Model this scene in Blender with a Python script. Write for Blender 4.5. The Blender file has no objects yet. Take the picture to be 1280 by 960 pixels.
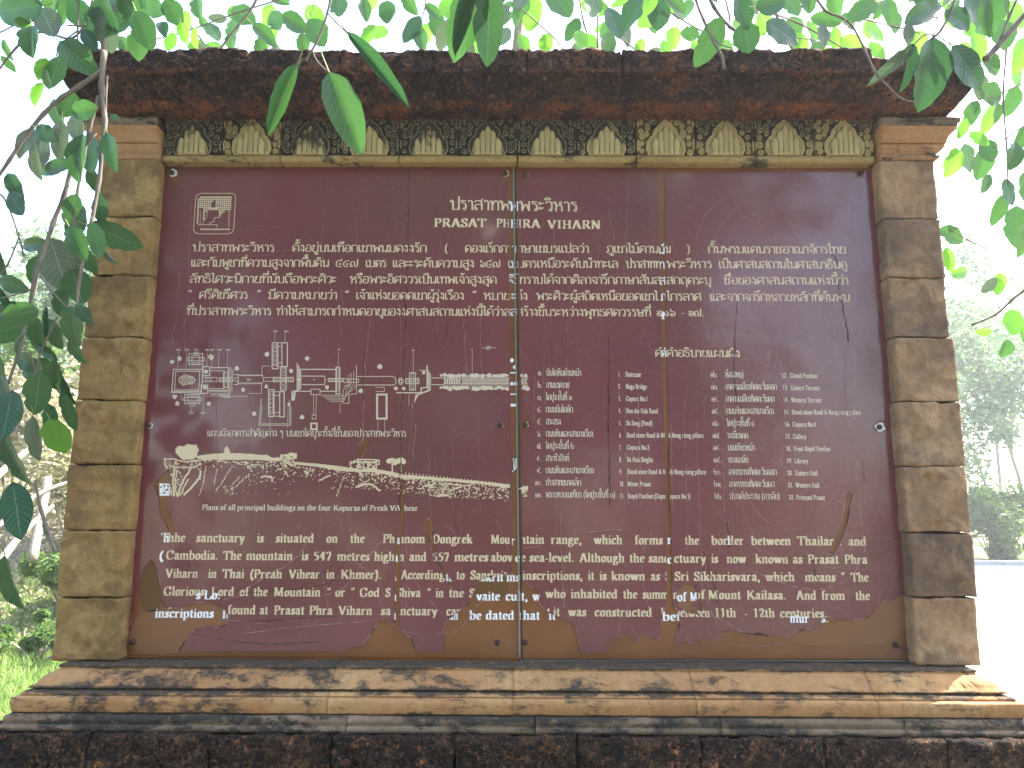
import bpy, bmesh, math, random
from mathutils import Vector, Matrix, noise, geometry
random.seed(7)
R = math.radians
S = bpy.context.scene
COL = S.collection

# ------------------------------------------------------------------ camera
F_PX, PITCH, YAW, ROLL = 961.0, 0.16206, -0.00752, 0.00440
CAM = Vector((0.0025, -2.4402, 1.5740))
fw = Vector((math.sin(YAW)*math.cos(PITCH), math.cos(YAW)*math.cos(PITCH), math.sin(PITCH)))
rt0 = Vector((math.cos(YAW), -math.sin(YAW), 0)); up0 = rt0.cross(fw)
rt = rt0*math.cos(ROLL) + up0*math.sin(ROLL); up = up0*math.cos(ROLL) - rt0*math.sin(ROLL)
cd = bpy.data.cameras.new('camera'); cam = bpy.data.objects.new('camera', cd); COL.objects.link(cam)
cd.sensor_width = 36; cd.lens = F_PX/1280*36; cd.clip_start = .05; cd.clip_end = 2000
m = Matrix.Identity(4)
for i in range(3): m[i][0], m[i][1], m[i][2], m[i][3] = rt[i], up[i], -fw[i], CAM[i]
cam.matrix_world = m; S.camera = cam

# ------------------------------------------------------------------ light
SUN_EL, SUN_AZ = R(52), R(63)          # azimuth clockwise from +Y (behind the wall), towards +X
sdir = Vector((math.cos(SUN_EL)*math.sin(SUN_AZ), math.cos(SUN_EL)*math.cos(SUN_AZ), math.sin(SUN_EL)))
w = bpy.data.worlds.new('World'); S.world = w; w.use_nodes = True
sk = w.node_tree.nodes.new('ShaderNodeTexSky'); sk.sky_type = 'NISHITA'; sk.sun_disc = False
sk.sun_elevation = SUN_EL; sk.sun_rotation = SUN_AZ; sk.air_density = 1.2; sk.dust_density = 3.0; sk.ozone_density = 1.0
bg = w.node_tree.nodes['Background']; bg.inputs[1].default_value = 0.15
w.node_tree.links.new(sk.outputs[0], bg.inputs[0])
ld = bpy.data.lights.new('sun', 'SUN'); ld.energy = 4.5; ld.angle = R(.53); ld.color = (1, .95, .86)
lo = bpy.data.objects.new('sun', ld); COL.objects.link(lo); lo.rotation_euler = sdir.to_track_quat('Z', 'Y').to_euler(); lo.location = (6, 4, 12)
S.view_settings.view_transform = 'Standard'; S.view_settings.look = 'None'
S.view_settings.exposure = 2.52; S.view_settings.gamma = 1
S.cycles.max_bounces = 6; S.cycles.transparent_max_bounces = 12; S.cycles.use_denoising = True
S.cycles.sample_clamp_indirect = 6

def at(px, py, Y):
    """point on the vertical plane y = Y seen at a photo pixel"""
    d = fw + rt*((px-640)/F_PX) + up*((480-py)/F_PX)
    return CAM + d*((Y-CAM.y)/d.y)

# ------------------------------------------------------------------ objects
def tag(o, label=None, cat=None, group=None, kind=None):
    if label: o['label'] = label
    if cat: o['category'] = cat
    if group: o['group'] = group
    if kind: o['kind'] = kind
    return o
def empty(name, loc=(0, 0, 0)):
    o = bpy.data.objects.new(name, None); COL.objects.link(o); o.location = loc; o.empty_display_size = .1
    return o
def mesh(name, verts, faces, mats, parent=None, smooth=True, fm=None, uv=None):
    me = bpy.data.meshes.new(name); me.from_pydata([tuple(v) for v in verts], [], faces)
    for mt in (mats if isinstance(mats, (list, tuple)) else [mats]): me.materials.append(mt)
    if fm: me.polygons.foreach_set('material_index', fm)
    me.polygons.foreach_set('use_smooth', [smooth]*len(faces))
    if uv:
        l = me.uv_layers.new(name='UVMap')
        l.data.foreach_set('uv', [c for lp in me.loops for c in uv[lp.vertex_index]])
    me.update()
    o = bpy.data.objects.new(name, me); COL.objects.link(o)
    if parent is not None: o.parent = parent; o.matrix_parent_inverse = Matrix.Translation(-parent.location)
    return o

# ------------------------------------------------------------------ materials
class NT:
    def __init__(s, name):
        s.m = bpy.data.materials.new(name); s.m.use_nodes = True; s.t = s.m.node_tree
        s.p = s.t.nodes['Principled BSDF']; s.out = s.t.nodes['Material Output']
    def n(s, typ, **k):
        x = s.t.nodes.new(typ)
        for a, b in k.items():
            if a.startswith('i_'): x.inputs[a[2:].replace('_', ' ')].default_value = b
            else: setattr(x, a, b)
        return x
    def l(s, a, b): s.t.links.new(a, b); return a
    def pos(s, scale=(1, 1, 1), obj=False):
        g = s.n('ShaderNodeTexCoord').outputs['Object'] if obj else s.n('ShaderNodeNewGeometry').outputs['Position']
        mp = s.n('ShaderNodeMapping'); mp.inputs['Scale'].default_value = scale; s.l(g, mp.inputs[0]); return mp.outputs[0]
    def noise(s, vec, scale, detail=6, rough=.6, dist=0):
        x = s.n('ShaderNodeTexNoise'); x.inputs['Scale'].default_value = scale; x.inputs['Detail'].default_value = detail
        x.inputs['Roughness'].default_value = rough; x.inputs['Distortion'].default_value = dist; s.l(vec, x.inputs['Vector']); return x.outputs['Fac']
    def voro(s, vec, scale, feature='F1', rnd=1):
        x = s.n('ShaderNodeTexVoronoi', feature=feature); x.inputs['Scale'].default_value = scale; x.inputs['Randomness'].default_value = rnd
        s.l(vec, x.inputs['Vector']); return x.outputs['Distance']
    def ramp(s, fac, stops):
        x = s.n('ShaderNodeValToRGB'); e = x.color_ramp.elements
        while len(e) < len(stops): e.new(.5)
        for el, (p, c) in zip(e, stops):
            el.position = p; el.color = (c, c, c, 1) if isinstance(c, (int, float)) else (*c, 1)
        s.l(fac, x.inputs[0]); return x.outputs[0]
    def math(s, op, a, b=None, clamp=False):
        x = s.n('ShaderNodeMath', operation=op, use_clamp=clamp)
        for i, v in enumerate((a, b)):
            if v is None: continue
            if isinstance(v, (int, float)): x.inputs[i].default_value = v
            else: s.l(v, x.inputs[i])
        return x.outputs[0]
    def mix(s, fac, a, b, mode='MIX'):
        x = s.n('ShaderNodeMix', data_type='RGBA', blend_type=mode)
        for i, v in ((0, fac), (6, a), (7, b)):
            if isinstance(v, (int, float)): x.inputs[i].default_value = v
            elif isinstance(v, (tuple, list)): x.inputs[i].default_value = (*v, 1)
            else: s.l(v, x.inputs[i])
        return x.outputs[2]
    def bump(s, h, strength=.5, dist=.01, prev=None):
        x = s.n('ShaderNodeBump'); x.inputs['Strength'].default_value = strength; x.inputs['Distance'].default_value = dist
        s.l(h, x.inputs['Height'])
        if prev is not None: s.l(prev, x.inputs['Normal'])
        return x.outputs[0]
    def base(s, c):
        if isinstance(c, (tuple, list)): s.p.inputs['Base Color'].default_value = (*c, 1)
        else: s.l(c, s.p.inputs['Base Color'])
    def fin(s, col, rough=.9, normal=None, spec=.3):
        s.base(col)
        if isinstance(rough, (int, float)): s.p.inputs['Roughness'].default_value = rough
        else: s.l(rough, s.p.inputs['Roughness'])
        s.p.inputs['Specular IOR Level'].default_value = spec
        if normal is not None: s.l(normal, s.p.inputs['Normal'])
        return s.m

def flat(name, c, rough=.7, spec=.3, metal=0):
    t = NT(name); t.p.inputs['Metallic'].default_value = metal; return t.fin(c, rough, None, spec)

def laterite(name, top):
    t = NT(name); p = t.pos()
    n1 = t.noise(p, 5, 8, .65, .3); n2 = t.noise(p, 26, 7, .7); n3 = t.noise(p, 110, 4, .6)
    if top:
        c = t.ramp(n1, [(.36, (.018, .015, .018)), (.46, (.052, .030, .026)), (.54, (.105, .050, .036)), (.62, (.165, .062, .036)), (.75, (.24, .11, .06))])
    else:
        c = t.ramp(n1, [(.36, (.014, .011, .010)), (.47, (.034, .024, .017)), (.56, (.075, .045, .028)), (.68, (.14, .075, .045)), (.8, (.22, .12, .085))])
    c = t.mix(t.ramp(n2, [(.45, 0.), (.53, .85)]), c, (.012, .010, .011))
    c = t.mix(t.ramp(t.noise(p, 38, 6, .75, .5), [(.58, 0.), (.66, .8)]), c, (.28, .12, .05) if top else (.34, .15, .06))
    c = t.mix(t.ramp(n3, [(.64, 0.), (.72, .5)]), c, (.30, .24, .17))
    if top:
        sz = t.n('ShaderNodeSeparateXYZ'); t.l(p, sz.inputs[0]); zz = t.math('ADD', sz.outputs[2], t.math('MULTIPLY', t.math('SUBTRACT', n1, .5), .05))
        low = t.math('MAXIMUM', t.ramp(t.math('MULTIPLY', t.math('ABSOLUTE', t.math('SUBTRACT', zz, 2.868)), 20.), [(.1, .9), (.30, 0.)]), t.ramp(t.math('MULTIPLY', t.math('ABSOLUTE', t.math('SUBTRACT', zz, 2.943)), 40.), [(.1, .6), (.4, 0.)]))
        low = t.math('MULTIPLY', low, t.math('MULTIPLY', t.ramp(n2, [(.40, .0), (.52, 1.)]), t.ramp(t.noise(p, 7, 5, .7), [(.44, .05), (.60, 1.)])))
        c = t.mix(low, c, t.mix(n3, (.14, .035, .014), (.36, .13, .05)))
    wp = t.pos((1, 1, 1.35)); dn = t.n('ShaderNodeTexNoise'); dn.inputs['Scale'].default_value = 40; t.l(wp, dn.inputs[0])
    wv = t.mix(.010, wp, dn.outputs['Color'])
    v1 = t.voro(wv, 48); v2 = t.voro(wv, 105)
    keep = t.ramp(t.noise(p, 17, 3, .5), [(.44, .16), (.60, 0.)])
    pit = t.math('MINIMUM', t.ramp(t.math('ADD', v1, t.math('MULTIPLY', keep, 1.)), [(.27, 0.), (.35, 1.)]), t.ramp(v2, [(.22, .0), (.30, 1.)]))
    c = t.mix(t.ramp(pit, [(0., .95), (.8, 0.)]), c, (.005, .004, .004))
    gr = t.noise(p, 85, 5, .75, .4)
    c = t.mix(1., c, t.ramp(gr, [(.36, .35), (.47, 1.), (.64, 1.)]), 'MULTIPLY')
    c = t.mix(1., c, (1.28, 1.22, 1.15), 'MULTIPLY')
    c = t.mix(t.ramp(gr, [(.54, 0.), (.66, .55)]), c, (.30, .16, .09))
    h = t.math('ADD', t.math('MULTIPLY', pit, .7), t.math('MULTIPLY', n2, .8))
    h = t.math('ADD', h, t.math('MULTIPLY', gr, .6))
    h = t.math('ADD', h, t.math('MULTIPLY', n3, .3))
    return t.fin(c, .93, t.bump(h, 1., .02), .2)

def sandstone(name, c0, c1, c2, dark=.5, dscale=4.5, stretch=(1, 1, 1), dcol=(.022, .022, .02), soft=.07, strength=.93, stain=0, ledge=0):
    """weathered sandstone: grain, tint change and black lichen"""
    t = NT(name); p = t.pos(); ps = t.pos(stretch)
    oi = t.n('ShaderNodeObjectInfo')
    n1 = t.noise(p, 3.2, 5, .55, .4); n2 = t.noise(p, 45, 6, .7); n3 = t.noise(p, 260, 3, .6)
    c = t.ramp(n1, [(.36, c0), (.5, c1), (.64, c2)])
    c = t.mix(t.math('MULTIPLY', oi.outputs['Random'], .45), c, t.mix(.5, c0, c2))
    c = t.mix(t.ramp(n2, [(.4, .28), (.6, 0.)]), c, tuple(x*.5 for x in c0))
    c = t.mix(t.ramp(n3, [(.5, 0.), (.75, .3)]), c, tuple(min(1, x*1.5) for x in c2))
    ln = t.noise(ps, dscale, 9, .74, .25)
    lo_ = .62 - dark*.25
    if stain:
        st = t.n('ShaderNodeAttribute', attribute_type='OBJECT', attribute_name='stain').outputs['Fac']
        ln = t.math('ADD', ln, t.math('MULTIPLY', t.math('SUBTRACT', st, .5), .30))
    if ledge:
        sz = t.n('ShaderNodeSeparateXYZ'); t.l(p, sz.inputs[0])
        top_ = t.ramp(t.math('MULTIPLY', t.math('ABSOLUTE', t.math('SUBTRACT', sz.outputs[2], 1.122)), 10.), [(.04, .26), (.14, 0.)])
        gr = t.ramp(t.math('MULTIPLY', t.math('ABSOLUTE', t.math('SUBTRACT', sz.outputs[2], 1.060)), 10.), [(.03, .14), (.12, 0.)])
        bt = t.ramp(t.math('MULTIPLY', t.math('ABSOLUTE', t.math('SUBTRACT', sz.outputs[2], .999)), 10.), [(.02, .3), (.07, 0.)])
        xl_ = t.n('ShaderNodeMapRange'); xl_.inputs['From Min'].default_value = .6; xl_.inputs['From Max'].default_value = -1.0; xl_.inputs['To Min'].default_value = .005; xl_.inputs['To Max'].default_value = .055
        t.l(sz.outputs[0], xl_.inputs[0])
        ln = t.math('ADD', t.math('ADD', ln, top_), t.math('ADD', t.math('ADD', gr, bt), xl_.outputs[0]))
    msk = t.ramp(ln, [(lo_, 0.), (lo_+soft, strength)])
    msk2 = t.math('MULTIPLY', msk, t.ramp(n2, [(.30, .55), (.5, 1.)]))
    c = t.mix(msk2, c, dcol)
    sp = t.ramp(t.noise(p, 75, 5, .7), [(.63, 0.), (.67, .75)])
    c = t.mix(t.math('MULTIPLY', sp, msk), c, (.20, .19, .15))
    h = t.math('ADD', t.math('MULTIPLY', n2, .8), t.math('MULTIPLY', n3, .35))
    if stain:
        fp = t.n('ShaderNodeVectorMath', operation='ADD'); t.l(p, fp.inputs[0])
        dn = t.n('ShaderNodeTexNoise'); dn.inputs['Scale'].default_value = 9; t.l(p, dn.inputs[0]); wq = t.mix(.22, p, dn.outputs['Color'])
        fac = t.voro(wq, 17); fl = t.noise(wq, 14, 3, .5)
        c = t.mix(t.ramp(t.voro(wq, 17, 'DISTANCE_TO_EDGE'), [(0., .16), (.05, 0.)]), c, tuple(x*.35 for x in c0))
        c = t.mix(t.ramp(fl, [(.40, .45), (.55, 0.)]), c, tuple(x*.6 for x in c0))
        nb = t.bump(t.math('ADD', t.math('MULTIPLY', fac, .6), fl), .38, .025)
        return t.fin(c, .9, t.bump(h, .7, .008, nb), .25)
    return t.fin(c, .9, t.bump(h, .55, .006), .25)

M = {}
M['laterite_cap'] = laterite('laterite_cap', True)
M['laterite_base'] = laterite('laterite_base', False)
M['pillar_l'] = sandstone('ochre_sandstone', (.18, .105, .040), (.32, .20, .072), (.39, .26, .105), .40, 5.5, (1, 1, 1.4), (.045, .033, .026), .22, .8, stain=1)
M['pillar_r'] = sandstone('pink_sandstone', (.22, .135, .078), (.34, .21, .118), (.41, .275, .16), .44, 6.0, (1, 1, 1), (.05, .04, .04), .20, .82, stain=1)
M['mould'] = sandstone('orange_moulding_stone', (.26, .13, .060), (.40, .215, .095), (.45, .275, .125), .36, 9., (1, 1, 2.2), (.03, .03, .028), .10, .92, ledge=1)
M['lip'] = sandstone('grey_lip_stone', (.10, .075, .045), (.17, .12, .08), (.24, .17, .12), .60, 9, (1, 1, 2.4))
M['capital'] = sandstone('orange_capital_stone', (.25, .125, .058), (.38, .19, .082), (.42, .25, .13), .36, 4.0, (1, 1, 3.))
M['frieze_fillet'] = sandstone('frieze_fillet_stone', (.25, .17, .065), (.33, .23, .09), (.37, .27, .12), .32, 6, (1, 1, 3))
M['core'] = sandstone('grey_render', (.08, .07, .06), (.11, .1, .085), (.14, .12, .1), .5, 5)

def tile_mat():
    t = NT('carved_frieze_stone'); p = t.pos()
    rel = t.n('ShaderNodeAttribute', attribute_name='relief').outputs['Fac']
    inn = t.n('ShaderNodeAttribute', attribute_name='petal').outputs['Fac']
    soot = t.n('ShaderNodeAttribute', attribute_type='OBJECT', attribute_name='soot').outputs['Fac']
    n1 = t.noise(p, 14, 8, .7, .3); n2 = t.noise(p, 90, 5, .7)
    c = t.ramp(n1, [(.35, (.24, .16, .065)), (.55, (.36, .27, .12)), (.7, (.42, .35, .19))])
    c = t.mix(t.math('MULTIPLY', inn, .5), c, (.46, .40, .21))
    # lichen: grows most on the open ground of the carving, least on the petals
    k = t.math('ADD', t.math('MULTIPLY', soot, 1.4), t.math('MULTIPLY', n1, 1.5))
    k = t.math('SUBTRACT', k, t.math('MULTIPLY', t.math('POWER', inn, 2.), .58))
    k = t.math('SUBTRACT', k, t.math('MULTIPLY', rel, .16))
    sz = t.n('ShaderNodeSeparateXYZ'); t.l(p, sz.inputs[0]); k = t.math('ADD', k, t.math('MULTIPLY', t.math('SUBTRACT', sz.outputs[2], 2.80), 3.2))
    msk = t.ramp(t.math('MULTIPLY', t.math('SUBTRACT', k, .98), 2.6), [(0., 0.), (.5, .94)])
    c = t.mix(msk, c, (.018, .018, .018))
    c = t.mix(t.math('MULTIPLY', msk, t.ramp(n2, [(.60, 0.), (.66, .7)])), c, (.33, .29, .15))
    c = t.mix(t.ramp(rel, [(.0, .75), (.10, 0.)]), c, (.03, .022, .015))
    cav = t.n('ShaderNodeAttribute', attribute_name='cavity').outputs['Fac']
    c = t.mix(t.ramp(cav, [(.02, 0.), (.10, .9)]), c, (.028, .018, .010))  # groove dirt plus the carving's missing shadow, painted into the colour
    c = t.mix(t.ramp(t.math('MULTIPLY', cav, -1.), [(.02, 0.), (.12, .35)]), c, (.62, .55, .34))  # raised edges painted lighter so the relief reads
    return t.fin(c, .85, t.bump(n2, .4, .004), .25)
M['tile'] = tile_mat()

def film_mat():
    t = NT('maroon_printed_film'); p = t.pos()
    wv = t.n('ShaderNodeTexWave', wave_type='BANDS', bands_direction='Z'); wv.inputs['Scale'].default_value = 60
    wv.inputs['Distortion'].default_value = 1.2; t.l(p, wv.inputs['Vector'])
    wx = t.n('ShaderNodeTexWave', wave_type='BANDS', bands_direction='X'); wx.inputs['Scale'].default_value = 60
    wx.inputs['Distortion'].default_value = 1.2; t.l(p, wx.inputs['Vector'])
    weave = t.math('ADD', wv.outputs['Fac'], wx.outputs['Fac'])
    n1 = t.noise(p, 1.6, 4, .5); n2 = t.noise(p, 180, 3, .6)
    c = t.ramp(n1, [(.35, (.098, .0115, .019)), (.6, (.130, .0165, .026))])
    c = t.mix(t.math('MULTIPLY', weave, .09), c, (.20, .085, .085))
    c = t.mix(t.ramp(n2, [(.5, 0.), (.8, .25)]), c, (.22, .10, .10))
    # fine crazing of the old varnish, strongest toward the right half
    sep = t.n('ShaderNodeSeparateXYZ'); t.l(p, sep.inputs[0])
    mr = t.n('ShaderNodeMapRange'); mr.inputs['From Min'].default_value = -.1; mr.inputs['From Max'].default_value = .9; t.l(sep.outputs[0], mr.inputs[0])
    dn = t.n('ShaderNodeTexNoise'); dn.inputs['Scale'].default_value = 6; t.l(p, dn.inputs[0])
    wp = t.mix(.13, p, dn.outputs['Color'])
    e1 = t.ramp(t.voro(wp, 15, 'DISTANCE_TO_EDGE'), [(0., 1.), (.022, 0.)])
    e2 = t.ramp(t.voro(wp, 34, 'DISTANCE_TO_EDGE'), [(0., .7), (.03, 0.)])
    e = t.math('MULTIPLY', t.math('MAXIMUM', e1, e2), t.math('MULTIPLY', mr.outputs[0], .20))
    c = t.mix(e, c, (.34, .19, .19))
    h = t.noise(p, 2.2, 2, .4)
    b = t.bump(h, .35, .03); b = t.bump(t.noise(p, 12, 3, .5), .10, .01, b); b = t.bump(e, .15, .002, b)
    t.p.inputs['Coat Weight'].default_value = 1.; t.p.inputs['Coat Roughness'].default_value = .13; t.l(b, t.p.inputs['Coat Normal'])
    return t.fin(c, .45, b, .5)
M['film'] = film_mat()
def board_mat():
    t = NT('brown_backing_board'); p = t.pos()
    c = t.ramp(t.noise(p, 3, 5, .6), [(.35, (.14, .040, .006)), (.55, (.185, .060, .011)), (.7, (.20, .08, .022))])
    c = t.mix(t.ramp(t.noise(p, 150, 4, .7), [(.45, 0.), (.7, .3)]), c, (.06, .03, .012))
    b = t.bump(t.noise(p, 2.2, 2, .4), .3, .03)
    t.p.inputs['Coat Weight'].default_value = .5; t.p.inputs['Coat Roughness'].default_value = .2
    return t.fin(c, .4, b, .5)
M['board'] = board_mat()
M['residue'] = flat('beige_glue_residue', (.20, .095, .045), .4)
M['residue2'] = flat('olive_brown_residue', (.125, .060, .022), .4)
M['cream'] = flat('cream_print', (.60, .50, .33), .5, .4)
M['cream2'] = flat('pale_cream_print', (.54, .47, .37), .5, .4)
M['white'] = flat('white_print', (.80, .82, .84), .45, .4)
M['crackpale'] = flat('pale_crack_edge', (.27, .155, .16), .4)  # pale tone paints the highlight on raised film edges
M['crackdark'] = flat('dark_crack', (.018, .008, .008), .6)
M['crackweb'] = flat('faint_crack_line', (.20, .09, .095), .4)
M['alu'] = flat('weathered_aluminium', (.32, .31, .33), .35, .5, .9)
M['rust'] = flat('rusty_steel', (.05, .028, .022), .6, .5, .4)
M['torn'] = flat('torn_white_paper', (.75, .75, .77), .8)
M['sealant'] = flat('dark_joint_sealant', (.04, .033, .03), .8)

def leaf_mat(name, c0, c1, tr, trw, gloss=.35, dead=0):
    t = NT(name)
    uv = t.n('ShaderNodeUVMap').outputs[0]; sep = t.n('ShaderNodeSeparateXYZ'); t.l(uv, sep.inputs[0])
    u, v = sep.outputs[0], sep.outputs[1]                       # u across -1..1 mapped 0..1, v along
    au = t.math('ABSOLUTE', t.math('SUBTRACT', u, .5))
    rib = t.ramp(au, [(.012, 1.), (.028, 0.)])
    vv = t.math('SUBTRACT', v, t.math('MULTIPLY', au, .42))
    fr = t.math('FRACT', t.math('MULTIPLY', vv, 9.5))
    sv = t.ramp(t.math('ABSOLUTE', t.math('SUBTRACT', fr, .5)), [(.0, .75), (.09, 0.)])
    oi = t.n('ShaderNodeObjectInfo')
    c = t.mix(oi.outputs['Random'], c0, c1)
    n = t.noise(t.n('ShaderNodeTexCoord').outputs['Object'], 30, 4, .6)
    c = t.mix(t.ramp(n, [(.35, .3), (.6, 0.)]), c, tuple(x*.55 for x in c0))
    bn = t.noise(t.n('ShaderNodeTexCoord').outputs['Object'], 5.5, 3, .6)
    sp = t.ramp(t.math('ADD', bn, t.math('MULTIPLY', t.math('SUBTRACT', oi.outputs['Random'], .5), .10)), [(.665, 0.), (.685, 1.)])
    c = t.mix(sp, c, (.11, .055, .022))
    c = t.mix(t.ramp(t.noise(t.n('ShaderNodeTexCoord').outputs['Object'], 3., 3, .5), [(.45, 0.), (.65, .5)]), c, c1)
    veins = t.math('MAXIMUM', rib, sv)
    c = t.mix(t.math('MULTIPLY', veins, .7), c, tuple(min(.5, x*1.6+.08) for x in c1))
    b = t.bump(t.math('MULTIPLY', veins, 1.), .3, .002)
    t.fin(c, gloss, b, .45)
    tl = t.n('ShaderNodeBsdfTranslucent'); tc = t.mix(t.math('MULTIPLY', veins, .5), tr, tuple(x*.5 for x in tr)); t.l(tc, tl.inputs[0])
    mx = t.n('ShaderNodeMixShader'); mx.inputs[0].default_value = trw
    t.l(t.p.outputs[0], mx.inputs[1]); t.l(tl.outputs[0], mx.inputs[2]); t.l(mx.outputs[0], t.out.inputs[0])
    return t.m
M['leaf_dark'] = leaf_mat('shaded_fig_leaf', (.014, .054, .034), (.028, .080, .044), (.045, .15, .04), .20)  # darkened, less translucent copy for front leaves hanging in shade
M['leaf_mid'] = leaf_mat('green_fig_leaf', (.026, .080, .032), (.050, .12, .048), (.065, .19, .038), .28)
M['leaf_grey'] = leaf_mat('grey_green_fig_leaf', (.10, .15, .10), (.15, .19, .14), (.10, .17, .08), .18, .6)
M['leaf_bright'] = leaf_mat('backlit_fig_leaf', (.045, .13, .025), (.08, .18, .035), (.15, .40, .035), .48)  # brighter, more translucent copy for leaves lit from behind
def bark(name, c0, c1):
    t = NT(name); p = t.pos((1, 1, .3))
    c = t.ramp(t.noise(p, 60, 5, .7), [(.35, c0), (.65, c1)])
    return t.fin(c, .85, t.bump(t.noise(p, 90, 4, .7), .5, .004), .2)
M['twig'] = bark('brown_twig_bark', (.10, .085, .07), (.21, .18, .15))
M['twig_green'] = flat('green_petiole', (.16, .22, .09), .6)
M['trunk'] = bark('pale_tree_bark', (.16, .13, .10), (.34, .30, .25))
# ------------------------------------------------------------------ pen: lettering and line drawings as flat print
Z0, HH = 1.13, 1.59
class Ink:
    """flat print lying on the panel plane; coordinates are panel x, z in metres"""
    def __init__(s): s.v = []; s.f = []; s.k = 0
    def poly(s, pts):
        y = -.000012*(s.k % 5); s.k += 1
        b = len(s.v); s.v += [(x, y, z) for x, z in pts]; s.f.append(tuple(range(b, b+len(pts))))
    def ribbon(s, pts, wf, close=False):
        n = len(pts)
        if n < 2: return
        y = -.000012*(s.k % 5); s.k += 1
        b = len(s.v)
        for i, (x, z) in enumerate(pts):
            if close: a, c = pts[(i-1) % n], pts[(i+1) % n]
            else: a, c = pts[max(0, i-1)], pts[min(n-1, i+1)]
            dx, dz = c[0]-a[0], c[1]-a[1]; L = math.hypot(dx, dz) or 1e-9; dx /= L; dz /= L
            h = wf(dx, dz)/2
            s.v += [(x-dz*h, y, z+dx*h), (x+dz*h, y, z-dx*h)]
        for i in range(n if close else n-1):
            j = (i+1) % n
            s.f.append((b+2*i, b+2*i+1, b+2*j+1, b+2*j))
    def clip(s, holes, depth=2):
        """drop the print that lies over torn-away film"""
        if not s.f: return
        bb = [(min(p[0] for p in h), max(p[0] for p in h), min(p[1] for p in h), max(p[1] for p in h), h) for h in holes]
        out = []; v = s.v
        def inside(x, z):
            for a, b, c, d, h in bb:
                if a <= x <= b and c <= z <= d and pip(x, z, h): return True
            return False
        def near(x, z, r):
            return any(a-r <= x <= b+r and c-r <= z <= d+r for a, b, c, d, h in bb)
        def rec(f, dp):
            P = [v[i] for i in f]; cx = sum(p[0] for p in P)/len(P); cz = sum(p[2] for p in P)/len(P)
            r = max(abs(p[0]-cx)+abs(p[2]-cz) for p in P)
            if not near(cx, cz, r): out.append(f); return
            if dp and r > .0009 and len(f) == 4:
                ids = []
                for i in range(4):
                    a, c = v[f[i]], v[f[(i+1) % 4]]; v.append(tuple((a[k]+c[k])/2 for k in range(3))); ids.append(len(v)-1)
                v.append((cx, P[0][1], cz)); c = len(v)-1
                for i in range(4): rec((f[i], ids[i], c, ids[i-1]), dp-1)
            elif not inside(cx, cz): out.append(f)
        for f in s.f: rec(f, depth)
        s.f = out
    def build(s, name, mat, parent, y, clip=None):
        if clip: s.clip(clip)
        if not s.f: return None
        o = mesh(name, [(a, b+y, c) for a, b, c in s.v], s.f, mat, parent, smooth=False); o['kind'] = 'stuff'; return o
def pip(x, z, poly):
    c = False; n = len(poly); j = n-1
    for i in range(n):
        xi, zi = poly[i]; xj, zj = poly[j]
        if (zi > z) != (zj > z) and x < (xj-xi)*(z-zi)/(zj-zi)+xi: c = not c
        j = i
    return c
def chaikin(p, it=1, close=False):
    for _ in range(it):
        if len(p) < 3: return p
        q = [] if close else [p[0]]
        n = len(p)
        for i in range(n if close else n-1):
            a, b = p[i], p[(i+1) % n]
            if close or i > 0: q.append((a[0]*.75+b[0]*.25, a[1]*.75+b[1]*.25))
            if close or i < n-2: q.append((a[0]*.25+b[0]*.75, a[1]*.25+b[1]*.75))
        if not close: q.append(p[-1])
        p = q
    return p
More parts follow.
